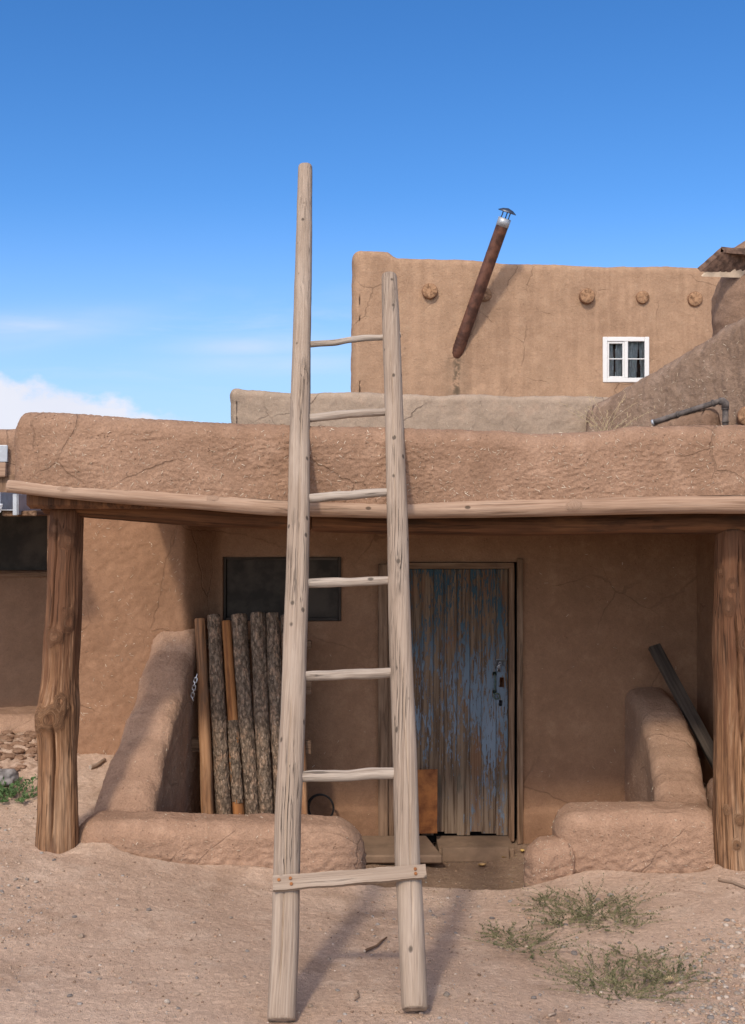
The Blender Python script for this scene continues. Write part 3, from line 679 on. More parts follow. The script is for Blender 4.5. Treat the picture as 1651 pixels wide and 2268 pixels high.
# roof deck and parapet
rm = Mesh()
for lo, hi in (((-1.39, 5.60, 2.215), (2.60, 10.0, 2.40)), ((-1.70, 5.375, 2.205), (2.60, 5.597, 2.40)), ((-2.075, 7.02, 2.365), (-1.393, 10.0, 2.40))):
    V, Fc, g = box_geo(lo, hi, .02); rm.add(V, Fc)
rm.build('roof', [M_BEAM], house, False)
YP = 5.30                                    # front face of the parapet
def par_top(x):
    px = 825.5 + x / YP * F
    return CAMZ - (interp(px, [(10, 932), (40, 914), (120, 915), (250, 924), (400, 934), (520, 939), (640, 946), (830, 949), (1000, 953), (1200, 960), (1330, 957), (1420, 946), (1651, 944), (1800, 944)]) - 1134) / F * (YP + .12)
def par_bot(x):
    px = 825.5 + x / YP * F
    return CAMZ - (interp(px, [(10, 1066), (150, 1078), (300, 1086), (450, 1097), (640, 1108), (900, 1118), (1000, 1114), (1200, 1107), (1400, 1100), (1651, 1095), (1800, 1094)]) - 1134) / F * YP
def rough(p):
    q = p * (1, 1, 2.6)
    r_ = fbm(q, 23, 3, .65); mask = sstep(fbm(p + 31, 3.2, 2), -.25, .35)
    return .009 * fbm(p, 2.1, 2) + .0035 * fbm(p, 7.5, 2) + mask * (.0055 * np.clip(r_, -.30, .55)) + .0030 * fbm(p, 55, 2)
x0 = W(14, 0, YP)[0]
PP = bar([(x0, YP + .15), (2.75, YP + .15)], lambda s: .30, lambda s: float(par_top(x0 + s)), lambda s: float(par_bot(x0 + s)) - .002, r=.085, res=.0066, ends=(.10, 0), edrop=.10, disp=rough)
pm_ = Mesh(); pm_.add(PP.reshape(-1, 3), bar_faces(PP))
sw = straws(PP, 1200, (.006, .024), .0010); pm_.add(np.concatenate(sw.V), sw.F, mi=1)
pm_.build('parapet', [MA_PAR, M_STRAW], house)

# edge logs under the parapet: two lengths meeting behind the ladder
def Wl(l, Y): return [W(a, b, Y) for a, b in l]
R_ = YP / F
log('edge_log', [M_EDGE, M_POST_END], house, Wl([(18, 1076), (150, 1090), (300, 1101), (450, 1112), (600, 1122), (672, 1126)], YP + .022), [15 * R_, 16 * R_, 18 * R_, 18 * R_, 19 * R_, 18 * R_], nseg=44, res=.02, amp=.10, freq=7, fine=.0006, knots=[(1.9, .28, .02, .004), (2.2, 1.0, .025, .004)])
log('edge_log', [M_EDGE, M_POST_END], house, Wl([(674, 1127), (900, 1131), (1050, 1128), (1200, 1124), (1400, 1119), (1651, 1116), (1780, 1115)], YP + .022), [17 * R_, 18 * R_, 20 * R_, 20 * R_, 21 * R_, 22 * R_, 22 * R_], nseg=44, res=.02, amp=.08, freq=7, fine=.0006, knots=[(1.8, 1.3, .03, .004)])
YB = 5.60; RB = YB / F
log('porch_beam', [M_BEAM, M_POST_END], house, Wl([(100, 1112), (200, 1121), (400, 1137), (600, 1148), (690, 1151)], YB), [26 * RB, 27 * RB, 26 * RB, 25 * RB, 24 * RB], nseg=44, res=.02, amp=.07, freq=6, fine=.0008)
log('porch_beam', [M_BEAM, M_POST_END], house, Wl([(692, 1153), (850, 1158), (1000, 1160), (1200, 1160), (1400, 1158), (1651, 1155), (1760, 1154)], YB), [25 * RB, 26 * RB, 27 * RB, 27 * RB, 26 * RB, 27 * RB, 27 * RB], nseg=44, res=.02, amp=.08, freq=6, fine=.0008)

# posts
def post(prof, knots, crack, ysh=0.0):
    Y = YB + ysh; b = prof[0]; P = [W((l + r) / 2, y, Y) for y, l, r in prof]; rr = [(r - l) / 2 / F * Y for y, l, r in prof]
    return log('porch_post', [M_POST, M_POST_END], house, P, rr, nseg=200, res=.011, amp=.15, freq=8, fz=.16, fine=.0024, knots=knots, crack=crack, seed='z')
def ps(prof, py): return (prof[0][0] - py) / F * YB
LP = [(1905, 82, 174), (1850, 83, 174), (1690, 91, 173), (1600, 90, 174), (1567, 90, 175), (1500, 97, 172), (1400, 99, 176), (1262, 106, 181), (1200, 110, 185), (1126, 115, 186)]
hp = math.pi / 2
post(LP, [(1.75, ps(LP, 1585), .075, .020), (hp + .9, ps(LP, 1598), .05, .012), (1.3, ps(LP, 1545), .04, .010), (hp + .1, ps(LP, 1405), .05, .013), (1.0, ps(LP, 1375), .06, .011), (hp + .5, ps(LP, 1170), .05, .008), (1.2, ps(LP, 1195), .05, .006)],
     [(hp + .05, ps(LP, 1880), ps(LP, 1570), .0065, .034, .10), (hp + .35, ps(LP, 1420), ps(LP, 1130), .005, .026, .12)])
RP = [(1985, 1590, 1676), (1900, 1586, 1672), (1780, 1580, 1668), (1650, 1580, 1664), (1500, 1581, 1660), (1400, 1579, 1656), (1290, 1583, 1652), (1172, 1585, 1647)]
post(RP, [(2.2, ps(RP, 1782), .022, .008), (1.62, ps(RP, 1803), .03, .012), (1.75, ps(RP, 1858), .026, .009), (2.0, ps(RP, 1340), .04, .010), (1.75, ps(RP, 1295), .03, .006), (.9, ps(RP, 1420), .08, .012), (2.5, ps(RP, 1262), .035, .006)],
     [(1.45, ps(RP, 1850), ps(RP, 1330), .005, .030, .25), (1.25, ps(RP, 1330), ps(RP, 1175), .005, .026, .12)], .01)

# door: one leaf of boards, frame, fittings
dx0, dx1, dz0, dz1 = .150, .890, .072, 1.812; YD = 7.235
nb = 9; edges_ = np.linspace(dx0, dx1, nb + 1) + np.concatenate([[0], rs.uniform(-.008, .008, nb - 1), [0]])
xd = np.arange(dx0, dx1 + .001, .0025); zd = np.linspace(dz0, dz1, 90)
XD, ZD = np.meshgrid(xd, zd, indexing='ij'); bi = np.clip(np.searchsorted(edges_, XD.ravel()) - 1, 0, nb - 1)
gd = np.min(np.abs(XD.ravel()[:, None] - edges_[None, 1:-1]), 1)
yd = YD + .008 * np.exp(-(gd / .0028) ** 2) + .002 * np.sin(bi * 2.3) + .001 * fbm(np.stack([XD.ravel() * 40, bi * 7.0, ZD.ravel() * 2], 1), 1, 2)
zdd = ZD.ravel() - (ZD.ravel() < dz0 + .01) * (.012 * (bi % 3 - 1))
VD = np.stack([XD.ravel(), yd, zdd], 1)
door = obj('door', VD, grid_faces(len(xd), len(zd)), M_DOOR, house, True, {'gc': np.stack([XD.ravel() - dx0, bi * 3.7, ZD.ravel()], 1)})
def on_door(px, py): p = W(px, py, YD); return p
def add_parts(name, geos, mat, parent, smooth=True):
    m = Mesh()
    for g in geos: m.add(*g[:2])
    return m.build(name, [mat], parent, smooth)
h0 = on_door(1109, 1468)
hs = box_geo((h0[0] - .033, YD - .014, h0[2] - .021), (h0[0] + .034, YD - .006, h0[2] + .021), .003)
add_parts('hasp', [hs, tube_geo([(h0[0] - .005 + .01 * math.cos(a), YD - .02 - .004 * math.sin(a), h0[2] + .008 * math.sin(a)) for a in np.linspace(0, 6.28, 14)[:-1]], .003, 6, True)], M_GALV, door)
p0 = on_door(1104.5, 1481)
add_parts('padlock', [box_geo((p0[0] - .011, YD - .032, p0[2] - .018), (p0[0] + .011, YD - .016, p0[2] + .010), .004),
          tube_geo([(p0[0] + .007 * math.cos(a), YD - .024, p0[2] + .010 + .018 * math.sin(a)) for a in np.linspace(0, math.pi, 10)], .0028, 7)], M_STEEL, door)
a0, a1 = on_door(1095.5, 1492), on_door(1095.5, 1531)
hz = np.linspace(a0[2], a1[2], 16)
add_parts('handle', [tube_geo([(a0[0], YD - .012 - .035 * math.sin(math.pi * k / 15) ** .6, z) for k, z in enumerate(hz)], .0055, 8),
          box_geo((a0[0] - .012, YD - .012, a0[2] - .010), (a0[0] + .012, YD - .003, a0[2] + .014), .003), box_geo((a1[0] - .012, YD - .012, a1[2] - .014), (a1[0] + .012, YD - .003, a1[2] + .010), .003)], M_TEAL, door)
r0 = on_door(1100, 1541)
add_parts('ring_pull', [tube_geo([(r0[0] + .019 * math.cos(a), YD - .016, r0[2] + .019 * math.sin(a)) for a in np.linspace(0, 6.283, 25)[:-1]], .005, 7, True)], M_TEAL, door)
k0 = on_door(1109, 1557)
add_parts('keyhole_plate', [box_geo((k0[0] - .010, YD - .006, k0[2] - .020), (k0[0] + .010, YD - .002, k0[2] + .020), .002), box_geo((k0[0] - .003, YD - .0085, k0[2] - .009), (k0[0] + .003, YD - .0065, k0[2] + .007), .001)], M_CAPM, door)
l0 = on_door(1113, 1510)
add_parts('old_lock_plate', [box_geo((l0[0] - .018, YD - .007, l0[2] - .034), (l0[0] + .010, YD - .002, l0[2] + .030), .002)], M_RUST, door)
def boards(name, boxes, mat, parent, **k):
    m = Mesh()
    for lo, hi, ax in boxes: m.add(*box_geo(lo, hi, .004, ax, .0012))
    return m.build(name, [mat], parent, False)
frame = boards('door_frame', [((dx1 + .004, 7.19, .03), (dx1 + .040, 7.26, 1.83), 2), ((DX0 + .004, 7.19, .03), (dx0 - .004, 7.26, 1.83), 2), ((DX0 + .004, 7.19, 1.818), (dx1 + .040, 7.26, 1.858), 0)], M_BRB, house)
boards('door_trim', [((dx1 + .055, 7.165, .02), (dx1 + .092, 7.188, 1.885), 2), ((DX0 - .058, 7.16, .06), (DX0 + .004, 7.185, 1.85), 2)], M_BRB, house)
boards('door_sill', [((.44, 6.93, -.02), (.865, 6.965, .070), 0), ((.42, 6.967, -.02), (.90, 7.255, .052), 0)], M_SLAB, house)

# porch window
win = boards('window', [((WX0, 7.215, WZ0), (WX0 + .018, 7.255, WZ1), 2), ((WX1 - .02, 7.215, WZ0), (WX1, 7.255, WZ1), 2), ((WX0 + .019, 7.216, WZ1 - .020), (WX1 - .021, 7.254, WZ1), 0), ((WX0 + .019, 7.216, WZ0), (WX1 - .021, 7.254, WZ0 + .020), 0)], M_GREYB, house)
V, Fc, g = box_geo((WX0 + .02, 7.236, WZ0 + .02), (WX1 - .02, 7.242, WZ1 - .02), .001)
obj('pane', V, Fc, M_DARKG, win, False)

# ------------------------------------------------------------------ low walls of the porch
def lowrough(p):
    low = sstep(p[:, 2], .50, .38)
    return .012 * fbm(p, 2.6, 2) + .004 * fbm(p, 9, 2) + (.35 + .65 * low) * .0075 * fbm(p * (1, 1, 1.6), 24, 3, .6) + .0024 * fbm(p, 62, 2)
def steps(s, base, n, amp, ph=0.0): return base + amp * math.sin(2 * math.pi * (s * n + ph))
def adobe_wall(name, label, P, mats, count, loc, *extra):
    m = Mesh(); m.add(P.reshape(-1, 3), bar_faces(P))
    for q in extra: m.add(q.reshape(-1, 3), bar_faces(q))
    for q in (P, *extra): sw = straws(q, int(count * .8), (.006, .020), .0010, frontal=False); m.add(np.concatenate(sw.V), sw.F, mi=1)
    o = m.build(name, mats, None, True, loc); return tag(o, label, 'wall')
# left: path from the house wall forward, round the corner, then to the entrance
pl = [(-1.24, 7.0), (-1.27, 6.6), (-1.33, 6.05), (-1.345, 5.80), (-1.30, 5.74), (-1.0, 5.745), (-.045, 5.80)]
lenL = np.concatenate([[0], np.cumsum(np.linalg.norm(np.diff(np.array(pl), axis=0), axis=1))])
def topL(s):
    z = interp(s, [(0, 1.47), (.10, 1.44), (.19, 1.33), (.38, 1.225), (.47, 1.11), (.64, 1.02), (.73, .905), (.87, .83), (.95, .73), (1.07, .67), (1.14, .605), (1.25, .58), (1.5, .56), (2.0, .545), (lenL[-1], .515)])
    return float(z)
PL = bar([(-1.24, 7.0), (-1.27, 6.6), (-1.33, 6.05), (-1.355, 5.62)], lambda s: float(interp(s, [(0, .28), (.8, .30), (1.1, .34), (1.4, .36)])), topL, lambda s: -.05, r=.085, res=.0095, ends=(0, .12), smooth_k=14, edrop=.14, disp=lowrough)
PL2 = bar([(-1.565, 5.735), (-1.0, 5.745), (-.045, 5.80)], lambda s: .30, lambda s: float(interp(s, [(0, .61), (.5, .605), (1.46, .56)])), lambda s: -.05, r=.085, res=.0095, ends=(.15, .16), edrop=.16, disp=lowrough)
adobe_wall('low_adobe_wall', 'low stepped adobe wall left of the ladder that turns the porch corner', PL, [MA_LOW, M_STRAW], 700, (-1.0, 5.75, .3), PL2)
pr_ = [(1.04, 5.80), (1.60, 5.76), (1.66, 5.80), (1.69, 6.0), (1.77, 6.5), (1.80, 7.22)]
prr = [(.945, 5.80)] + pr_[1:]
def topR(s):
    return float(interp(s, [(0, .545), (.5, .555), (.70, .56), (.82, .61), (.94, .645), (1.02, .70), (1.14, .735), (1.22, .79), (1.36, .835), (1.44, .885), (1.58, .93), (1.66, .97), (1.85, 1.015), (2.3, 1.05)]))
PRW = bar([(.945, 5.80), (1.84, 5.765)], lambda s: .305, lambda s: float(interp(s, [(0, .63), (.5, .645), (.9, .645)])), lambda s: -.05, r=.085, res=.0095, ends=(.13, .12), edrop=.12, disp=lowrough)
PRB = bar([(1.675, 5.66), (1.69, 6.0), (1.77, 6.5), (1.80, 7.22)], lambda s: .285, lambda s: topR(s + .60), lambda s: -.05, r=.085, res=.0095, ends=(.12, 0), smooth_k=16, edrop=.12, disp=lambda p: .45 * lowrough(p))
PSM = bar([(.795, 5.72), (1.06, 5.74)], lambda s: .24, lambda s: .50, lambda s: -.05, r=.10, res=.0095, ends=(.12, .05), edrop=.14, disp=lowrough)
adobe_wall('low_adobe_wall', 'low adobe wall right of the doorway with a small rounded step at its end', PRW, [MA_LOW, M_STRAW], 650, (1.3, 5.75, .3), PSM, PRB)
PMD = bar([(1.86, 6.12), (2.12, 6.10)], lambda s: .3, lambda s: .70, lambda s: 0, r=.12, res=.02, ends=(.05, 0), edrop=.1, disp=lowrough)
tag(obj('adobe_ledge', PMD.reshape(-1, 3), bar_faces(PMD), MA_LOW, loc=(2.0, 6.1, .4)), 'small adobe ledge glimpsed between the right low wall and post', 'ledge')

# ------------------------------------------------------------------ ladder
def dl(py): return 6.867 / (1.36 + (py - 1134) / F)
lad = thing('wooden_ladder', 'tall weathered grey pole ladder leaning against the porch roof', 'ladder', (-.08, 3.78, .455))
RL = [(2262, 592, 657), (2236, 593, 657), (2086, 602, 663), (1935, 606, 664.5), (1785, 610, 668.5), (1723, 614, 672.5), (1577, 622, 677.5), (1430, 627, 680), (1284, 633.6, 685), (1172, 637, 686), (1014, 640, 686.5), (888, 644, 688), (763, 649, 689), (637, 652, 691), (500, 657, 692), (372, 661, 692.5)]
RR = [(2236, 890, 949.5), (2224, 890, 949), (2083, 883, 941), (1975, 879, 936), (1910, 875, 931), (1759, 872, 926.5), (1723, 871.5, 925.5), (1577, 867, 919.5), (1430, 862.5, 913), (1284, 859.5, 907), (1172, 858, 905), (1014, 855, 898), (888, 852.5, 892.5), (763, 848, 888), (690, 846.5, 884), (613, 845, 879)]
for prof, sq, ck, tw in ((RL, 2.7, [(hp + .15, .1, 1.3, .0022, .010, .12), (hp - .1, 1.6, 3.0, .0018, .008, .15), (hp + .2, .05, .5, .003, .014, .05)], 0.0), (RR, 2.3, [(hp - .1, .2, 1.4, .002, .008, .18), (hp + .2, 2.0, 3.2, .0016, .007, .15)], .9)):
    P = [W((l + r) / 2, y, dl(y)) for y, l, r in prof]; rr = [(r - l) / 2 / F * dl(y) for y, l, r in prof]
    log('rail', [M_LADDER, M_LADDER_END], lad, P, rr, nseg=84, res=.014, amp=.035, freq=10, fz=.2, sq=sq, fine=.0007, crack=ck, twist=tw)
def rail_mid(prof, y): a = np.array(prof)[::-1]; return np.interp(y, a[:, 0], (a[:, 1] + a[:, 2]) / 2)
for (xl, yl, xr, yr, th) in ((690, 762, 848, 745, 14), (688, 927, 852, 911, 18), (688, 1103, 856, 1093, 20), (685, 1292, 859, 1286, 21), (678, 1498, 865, 1488, 22), (672, 1722, 875, 1712, 25)):
    sl_ = (yr - yl) / (xr - xl); x0_, x1_ = xl - 36, xr + 39
    pts = []
    for f in (0, .2, .38, .5, .66, .82, 1):
        x = x0_ + (x1_ - x0_) * f; y = yl + sl_ * (x - xl) + (rnd.uniform(-1, 1) * 2.6 if .1 < f < .9 else 0)
        pts.append(W(x, y, dl(y)))
    r_ = th / 2 / F * dl(yl)
    log('rung', [M_RUNG, M_LADDER_END], lad, pts, [r_ * .92, r_, r_ * 1.04, r_ * .98, r_ * 1.03, r_ * .97, r_ * .95], nseg=30, res=.012, amp=.16, freq=16, fz=.3, fine=.0008)
# board nailed across the foot of the rails
yb = 1944; Yb = dl(yb) - .062
Lp, Rp = W(605, 1957.5, dl(1957) - .062), W(944, 1930.5, dl(1930) - .062)
ax_ = Rp - Lp; Ln = np.linalg.norm(ax_); ax_ /= Ln
up_ = np.array([0, 1.58, 2.15]); up_ /= np.linalg.norm(up_); up_ -= ax_ * (up_ @ ax_); up_ /= np.linalg.norm(up_); nf_ = np.cross(ax_, up_)
hb = 13.8 / F * Yb / up_[2] * .86
def board_geo(n=60, tk=.022):
    V = []; g = []
    for i in range(n + 1):
        t = i / n
        e = .0004 * math.sin(i * 1.7) + .001 * math.sin(i * .33)
        ht = hb * (1.08 - .10 * t) + e
        for (a, b) in ((-1, 1), (1, 1), (1, -1), (-1, -1)):
            p = Lp + ax_ * Ln * t + up_ * a * ht * (1 if a > 0 else 1 + .02 * math.sin(i * .31)) + nf_ * b * tk / 2
            V.append(p); g.append((a * ht, b * tk / 2, Ln * t))
    V = np.array(V); Fc = grid_faces(n + 1, 4, True).tolist(); Fc += [[0, 1, 2, 3], [n * 4 + k for k in (3, 2, 1, 0)]]
    return V, Fc, np.array(g)
V, Fc, g = board_geo(); bm_ = Mesh(); bm_.add(V, Fc, g + (2, 5, 1))
brd = bm_.build('cross_board', [M_LADDER], lad, False)
for t, s in ((.04, .35), (.115, .45), (.12, -.4), (.93, .35), (.93, -.35)):
    c = Lp + ax_ * Ln * t + up_ * hb * s + nf_ * .013
    V, Fc = tube_geo([c - nf_ * .006, c + nf_ * .0035], .0058, 10)
    obj('nail', V, Fc, M_RUST, brd, False)

# ------------------------------------------------------------------ pole gate stored in the porch
def gY(py): return 6.90 - (py - 1360) / 455 * .30
gate = thing('pole_gate', 'rustic gate of bark covered poles leaning inside the porch', 'gate', (-.85, 6.6, 0))
poles = [('w', 432, 455, 1370, 446, 476), ('b', 460, 488, 1362, 479, 513), ('m', 491, 512, 1375, 517, 544), ('b', 513, 547, 1361, 546, 577), ('b', 555, 588, 1357, 576, 607), ('b', 589, 618, 1358, 608, 640), ('b', 622, 650, 1362, 641, 670), ('w', 642, 664, 1380, 663, 684)]
for k, (kind, l0_, r0_, yt, l1_, r1_) in enumerate(poles):
    pts = []; rr = []
    for f in (0, .25, .5, .75, 1.0, 1.28):
        y = yt + (1816 - yt) * f; c_ = (l0_ + r0_) / 2 + ((l1_ + r1_) / 2 - (l0_ + r0_) / 2) * f; w_ = (r0_ - l0_) + ((r1_ - l1_) - (r0_ - l0_)) * f
        if f > 1: y = yt + (1816 - yt) * f
        Yg = gY(y); pts.append(W(c_ + (rnd.uniform(-1.6, 1.6) if 0 < f < 1 else 0), y, Yg)); rr.append(w_ / 2 / F * Yg)
    pts = pts[::-1]; rr = rr[::-1]
    if kind == 'b': log('pole', [M_BARK, M_BARK_END], gate, pts, rr, nseg=40, res=.012, amp=.10, freq=10, bark=.0032)
    elif kind == 'w': log('pole', [M_POLE, M_BARK_END], gate, pts, rr, nseg=36, res=.015, amp=.10, freq=9, fine=.001, crack=[(hp + .2, .3, 1.2, .002, .008, .2)])
    else:
        po = log('pole', [M_PEEL, M_BARK_END], gate, pts, [r * .94 for r in rr], nseg=36, res=.015, amp=.08, freq=9, fine=.001)
        V, Fc, g, mi = log_geo(pts[1:4], [r * 1.03 for r in rr[1:4]], nseg=40, res=.012, amp=.10, freq=10, bark=.0035, cap=False)
        s = g[:, 2]; fk = []
        cen = V[np.array(Fc)].mean(1)
        for q, c_ in zip(Fc.tolist(), cen):
            t_ = (c_[2] - V[:, 2].min()) / (V[:, 2].max() - V[:, 2].min())
            if t_ > .12 + .12 * math.sin(c_[0] * 160) and not (c_[0] > -1.0 and t_ < .2): fk.append(q)
        obj('bark_strip', V, fk, M_BARK, po, True, {'gc': g})
for (xa, ya, xb, yb_, hh_) in ((417, 1516, 690, 1522, 15), (424, 1648, 690, 1655, 15), (428, 1424, 690, 1428, 9)):
    A = W(xa, ya, gY(ya) + .085); B = W(xb, yb_, gY(yb_) + .085); hz_ = hh_ / F * 6.8
    m = Mesh(); V, Fc, g = box_geo((0, -.022, -hz_), (np.linalg.norm(B - A), .022, hz_), .003, 0, .001)
    d_ = (B - A) / np.linalg.norm(B - A); Mx = np.array([d_, np.cross((0, 0, 1), d_), (0, 0, 1)]).T
    m.add(V @ Mx.T + A, Fc, g); m.build('cross_rail', [M_BRB], gate, False)
def chain(name, path, parent, L=.032, r=.0032):
    m = Mesh(); path = np.array(path); d = np.concatenate([[0], np.cumsum(np.linalg.norm(np.diff(path, axis=0), axis=1))]); n = int(d[-1] / (L * .72))
    for k in range(n):
        s = (k + .5) * L * .72; c = np.array([np.interp(s, d, path[:, i]) for i in range(3)]); c2 = np.array([np.interp(s + .004, d, path[:, i]) for i in range(3)])
        t = c2 - c; t /= np.linalg.norm(t) + 1e-9; a = np.cross(t, (.1, 1, 0) if k % 2 else (1, .15, 0)); a /= np.linalg.norm(a)
        pts = [c + t * (L / 2 - .008) * (1 if math.sin(q) >= 0 else -1) + t * .008 * math.sin(q) + a * .0095 * math.cos(q) for q in np.linspace(0, 2 * math.pi, 15)[:-1]]
        m.add(*tube_geo(pts, r, 6, True))
    return m.build(name, [M_STEEL], parent)
chain('chain', [W(437, 1494, 6.66), W(432, 1512, 6.65), W(429, 1530, 6.65), W(426, 1545, 6.655), W(431, 1556, 6.66)], gate)

# things standing in the porch
hos = Mesh()
hc = W(709, 1787, 7.05)
for k, (r1, dxx, dyy) in enumerate(((.088, 0, 0), (.083, .005, .012))):
    hos.add(*tube_geo([(hc[0] + dxx + r1 * math.cos(a) * .97, 7.09 + dyy + .07 * (-math.sin(a)) * .5, hc[2] - .02 + r1 * 1.12 * math.sin(a)) for a in np.linspace(0, 6.283, 60)[:-1]], .0062, 7, True))
tag(hos.build('hose_loop', [M_HOSE], None, True, tuple(hc)), 'black hose looped and stood against the porch wall', 'hose')
m = Mesh(); V, Fc, g = box_geo((.215, 7.135, .10), (.420, 7.141, .525), .001, 2)
V = rot_geo(V, [[1, 0, 0], [0, math.cos(.08), -math.sin(.08)], [0, math.sin(.08), math.cos(.08)]], np.array([.3, 7.14, .1])); V[:, 1] += -.012; V[:, 2] += .006 * (V[:, 0] > .3)
tag(m.add(V, Fc, g).build('rusty_sheet', [M_RUST], None, False, (.3, 7.12, .1)), 'rusty brown metal sheet propped against the foot of the door', 'metal sheet')
m = Mesh(); V, Fc, g = box_geo((-.42, 6.72, .035), (.43, 7.14, .088), .010)
V = V.copy(); sel = (V[:, 0] > 0) & (V[:, 1] > 6.9); V[sel, 0] -= .075
tag(m.add(V, Fc, g).build('stone_slab', [M_SLAB], None, False, (0, 6.9, .05)), 'flat dusty slab lying as a step before the door', 'slab')
A = W(1449, 1431, 7.02); B = W(1668, 1840, 6.35)
d_ = (A - B) / np.linalg.norm(A - B); a_ = np.cross(d_, (0.15, -1, .12)); a_ /= np.linalg.norm(a_); b_ = np.cross(a_, d_)
V, Fc, g = box_geo((-.038, -.019, 0), (.038, .019, float(np.linalg.norm(A - B))), .003, 2, .001)
m = Mesh(); V2 = B + V[:, :1] * a_ + V[:, 1:2] * b_ + V[:, 2:] * d_
tag(m.add(V2, Fc, g).build('leaning_plank', [M_GREYB], None, False, tuple(B)), 'dark weathered plank leaning on the wall beside the right post', 'plank')

# ------------------------------------------------------------------ neighbour on the left
nb_ = thing('neighbour_house', 'shaded adobe house at the left edge with a black window opening', 'house', (-2.6, 8.3, .5))
xs3 = np.arange(-6, -2.0, .03); zs3 = np.arange(.2, 2.5, .03); A3, B3 = np.meshgrid(xs3, zs3, indexing='ij'); q = np.stack([A3.ravel(), 0 * A3.ravel(), B3.ravel()], 1)
V = np.stack([A3.ravel(), 8.3 - .02 * fbm(q, 1.5, 3), B3.ravel()], 1); fq = grid_faces(len(xs3), len(zs3)); c3 = V[fq].mean(1)
wx0, wx1, wz0, wz1 = -4.0, -2.2, 1.73, 2.4
k3 = ~((c3[:, 0] > wx0) & (c3[:, 0] < wx1 + .15) & (c3[:, 2] > wz0) & (c3[:, 2] < wz1))
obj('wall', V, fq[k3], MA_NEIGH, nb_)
wn = boards('window', [((wx0, 8.27, wz0 - .03), (wx1 + .18, 8.34, wz0 + .02), 0)], M_BRB, nb_)
V, Fc, g = box_geo((wx0, 8.36, wz0), (wx1 + .2, 8.37, wz1 + .05), .001); obj('pane', V, Fc, M_DARKG, wn, False)
rm = Mesh(); rm.add(*box_geo((-6, 6.62, 2.30), (-2.11, 8.6, 2.42), .01)); rm.build('roof', [M_BRB], nb_, False)
PN = bar([(-6, 6.75), (-2.02, 6.75)], lambda s: .24, lambda s: 2.69, lambda s: 2.40, r=.07, res=.02, ends=(0, .06), edrop=.05, disp=lambda p: .012 * fbm(p, 4, 3))
obj('parapet', PN.reshape(-1, 3), bar_faces(PN), MA_PAR, nb_)
boards('flashing', [((-6, 6.60, 2.49), (-2.195, 6.615, 2.592), 0)], M_GALV, nb_)
boards('fascia', [((-6, 6.58, 2.40), (-2.20, 6.61, 2.486), 0)], M_EDGE, nb_)
PBn = bar([(-6, 7.72), (-2.12, 7.70)], lambda s: .5, lambda s: .80, lambda s: .4, r=.12, res=.02, ends=(0, .1), edrop=.1, disp=lambda p: .014 * fbm(p, 3.5, 3) + .003 * fbm(p, 25, 2))
tag(obj('adobe_bench', PBn.reshape(-1, 3), bar_faces(PBn), MA_LOW, loc=(-2.6, 7.7, .5)), 'rounded adobe bench along the shaded house at the left edge', 'bench')
# galvanised roof spout
sp = thing('metal_spout', 'open galvanised roof spout behind the left porch post', 'spout', (-2.05, 6.4, 2.2))
m = Mesh()
for lo, hi in (((-2.005, 6.20, 2.175), (-1.999, 6.62, 2.290)), ((-2.118, 6.22, 2.20), (-2.112, 6.62, 2.302)), ((-2.110, 6.21, 2.198), (-2.007, 6.62, 2.204)), ((-2.030, 6.195, 2.172), (-2.0065, 6.201, 2.292)), ((-2.125, 6.215, 2.20), (-2.106, 6.2185, 2.300))):
    m.add(*box_geo(lo, hi, .0012))
m.build('channel', [M_GALV], sp, False)
m = Mesh(); V = np.array([(-2.16, 6.18, 2.245), (-2.07, 6.15, 2.235), (-2.085, 6.16, 2.19), (-2.105, 6.15, 2.175), (-2.135, 6.16, 2.205)]); V = np.concatenate([V, V + (0, .004, .001)])
m.add(V, [[0, 4, 3, 2, 1], [5, 6, 7, 8, 9], [0, 1, 6, 5], [1, 2, 7, 6], [2, 3, 8, 7], [3, 4, 9, 8], [4, 0, 5, 9]]); m.build('bent_flap', [M_GALV], sp, False)
boards('wood_block', [((-2.10, 6.23, 2.165), (-2.008, 6.62, 2.196), 1), ((-1.996, 6.24, 2.170), (-1.91, 6.66, 2.198), 1)], M_BRB, sp)

# ------------------------------------------------------------------ terrace wall and stair wall behind the roof
def rough2(p): return .02 * fbm(p, 1.6, 3) + .008 * fbm(p, 6, 3) + .003 * fbm(p, 28, 2)
YT = 9.5
PT = bar([(W(506, 0, YT)[0], YT + .17), (3.2, YT + .17)], lambda s: .36, lambda s: float(CAMZ + (1134 - interp(s, [(0, 863), (.4, 868), (1.3, 873), (2, 876), (3.2, 880), (4.5, 883)])) / F * (YT + .05)), lambda s: 2.2, r=.055, res=.014, ends=(.07, 0), edrop=.06, disp=rough2)
m = Mesh(); m.add(PT.reshape(-1, 3), bar_faces(PT)); sw = straws(PT, 260, (.01, .03), .0016); m.add(np.concatenate(sw.V), sw.F, mi=1)
tag(m.build('terrace_wall', [MA_TERR, M_STRAW], None, True, (0, YT, 2.3)), 'greyish plastered terrace wall rising just behind the porch roof', 'wall')
def rough3(p):
    q = p * (3.0, 3.0, .8)
    return .02 * fbm(p, 1.5, 2) + .008 * fbm(q, 4, 3) + .006 * fbm(p * (2, 2, 1), 18, 3)
sl_pts = [(1322, 897), (1360, 882), (1400, 862), (1440, 832), (1490, 803), (1540, 772), (1580, 745), (1620, 715), (1655, 697), (1720, 655)]
def sY(px): return 9.25 - (px - 1322) / 330 * 1.15
sp0, sp1 = W(1322, 0, sY(1322)), W(1720, 0, sY(1720)); Ls = float(np.linalg.norm((sp1 - sp0)[:2]))
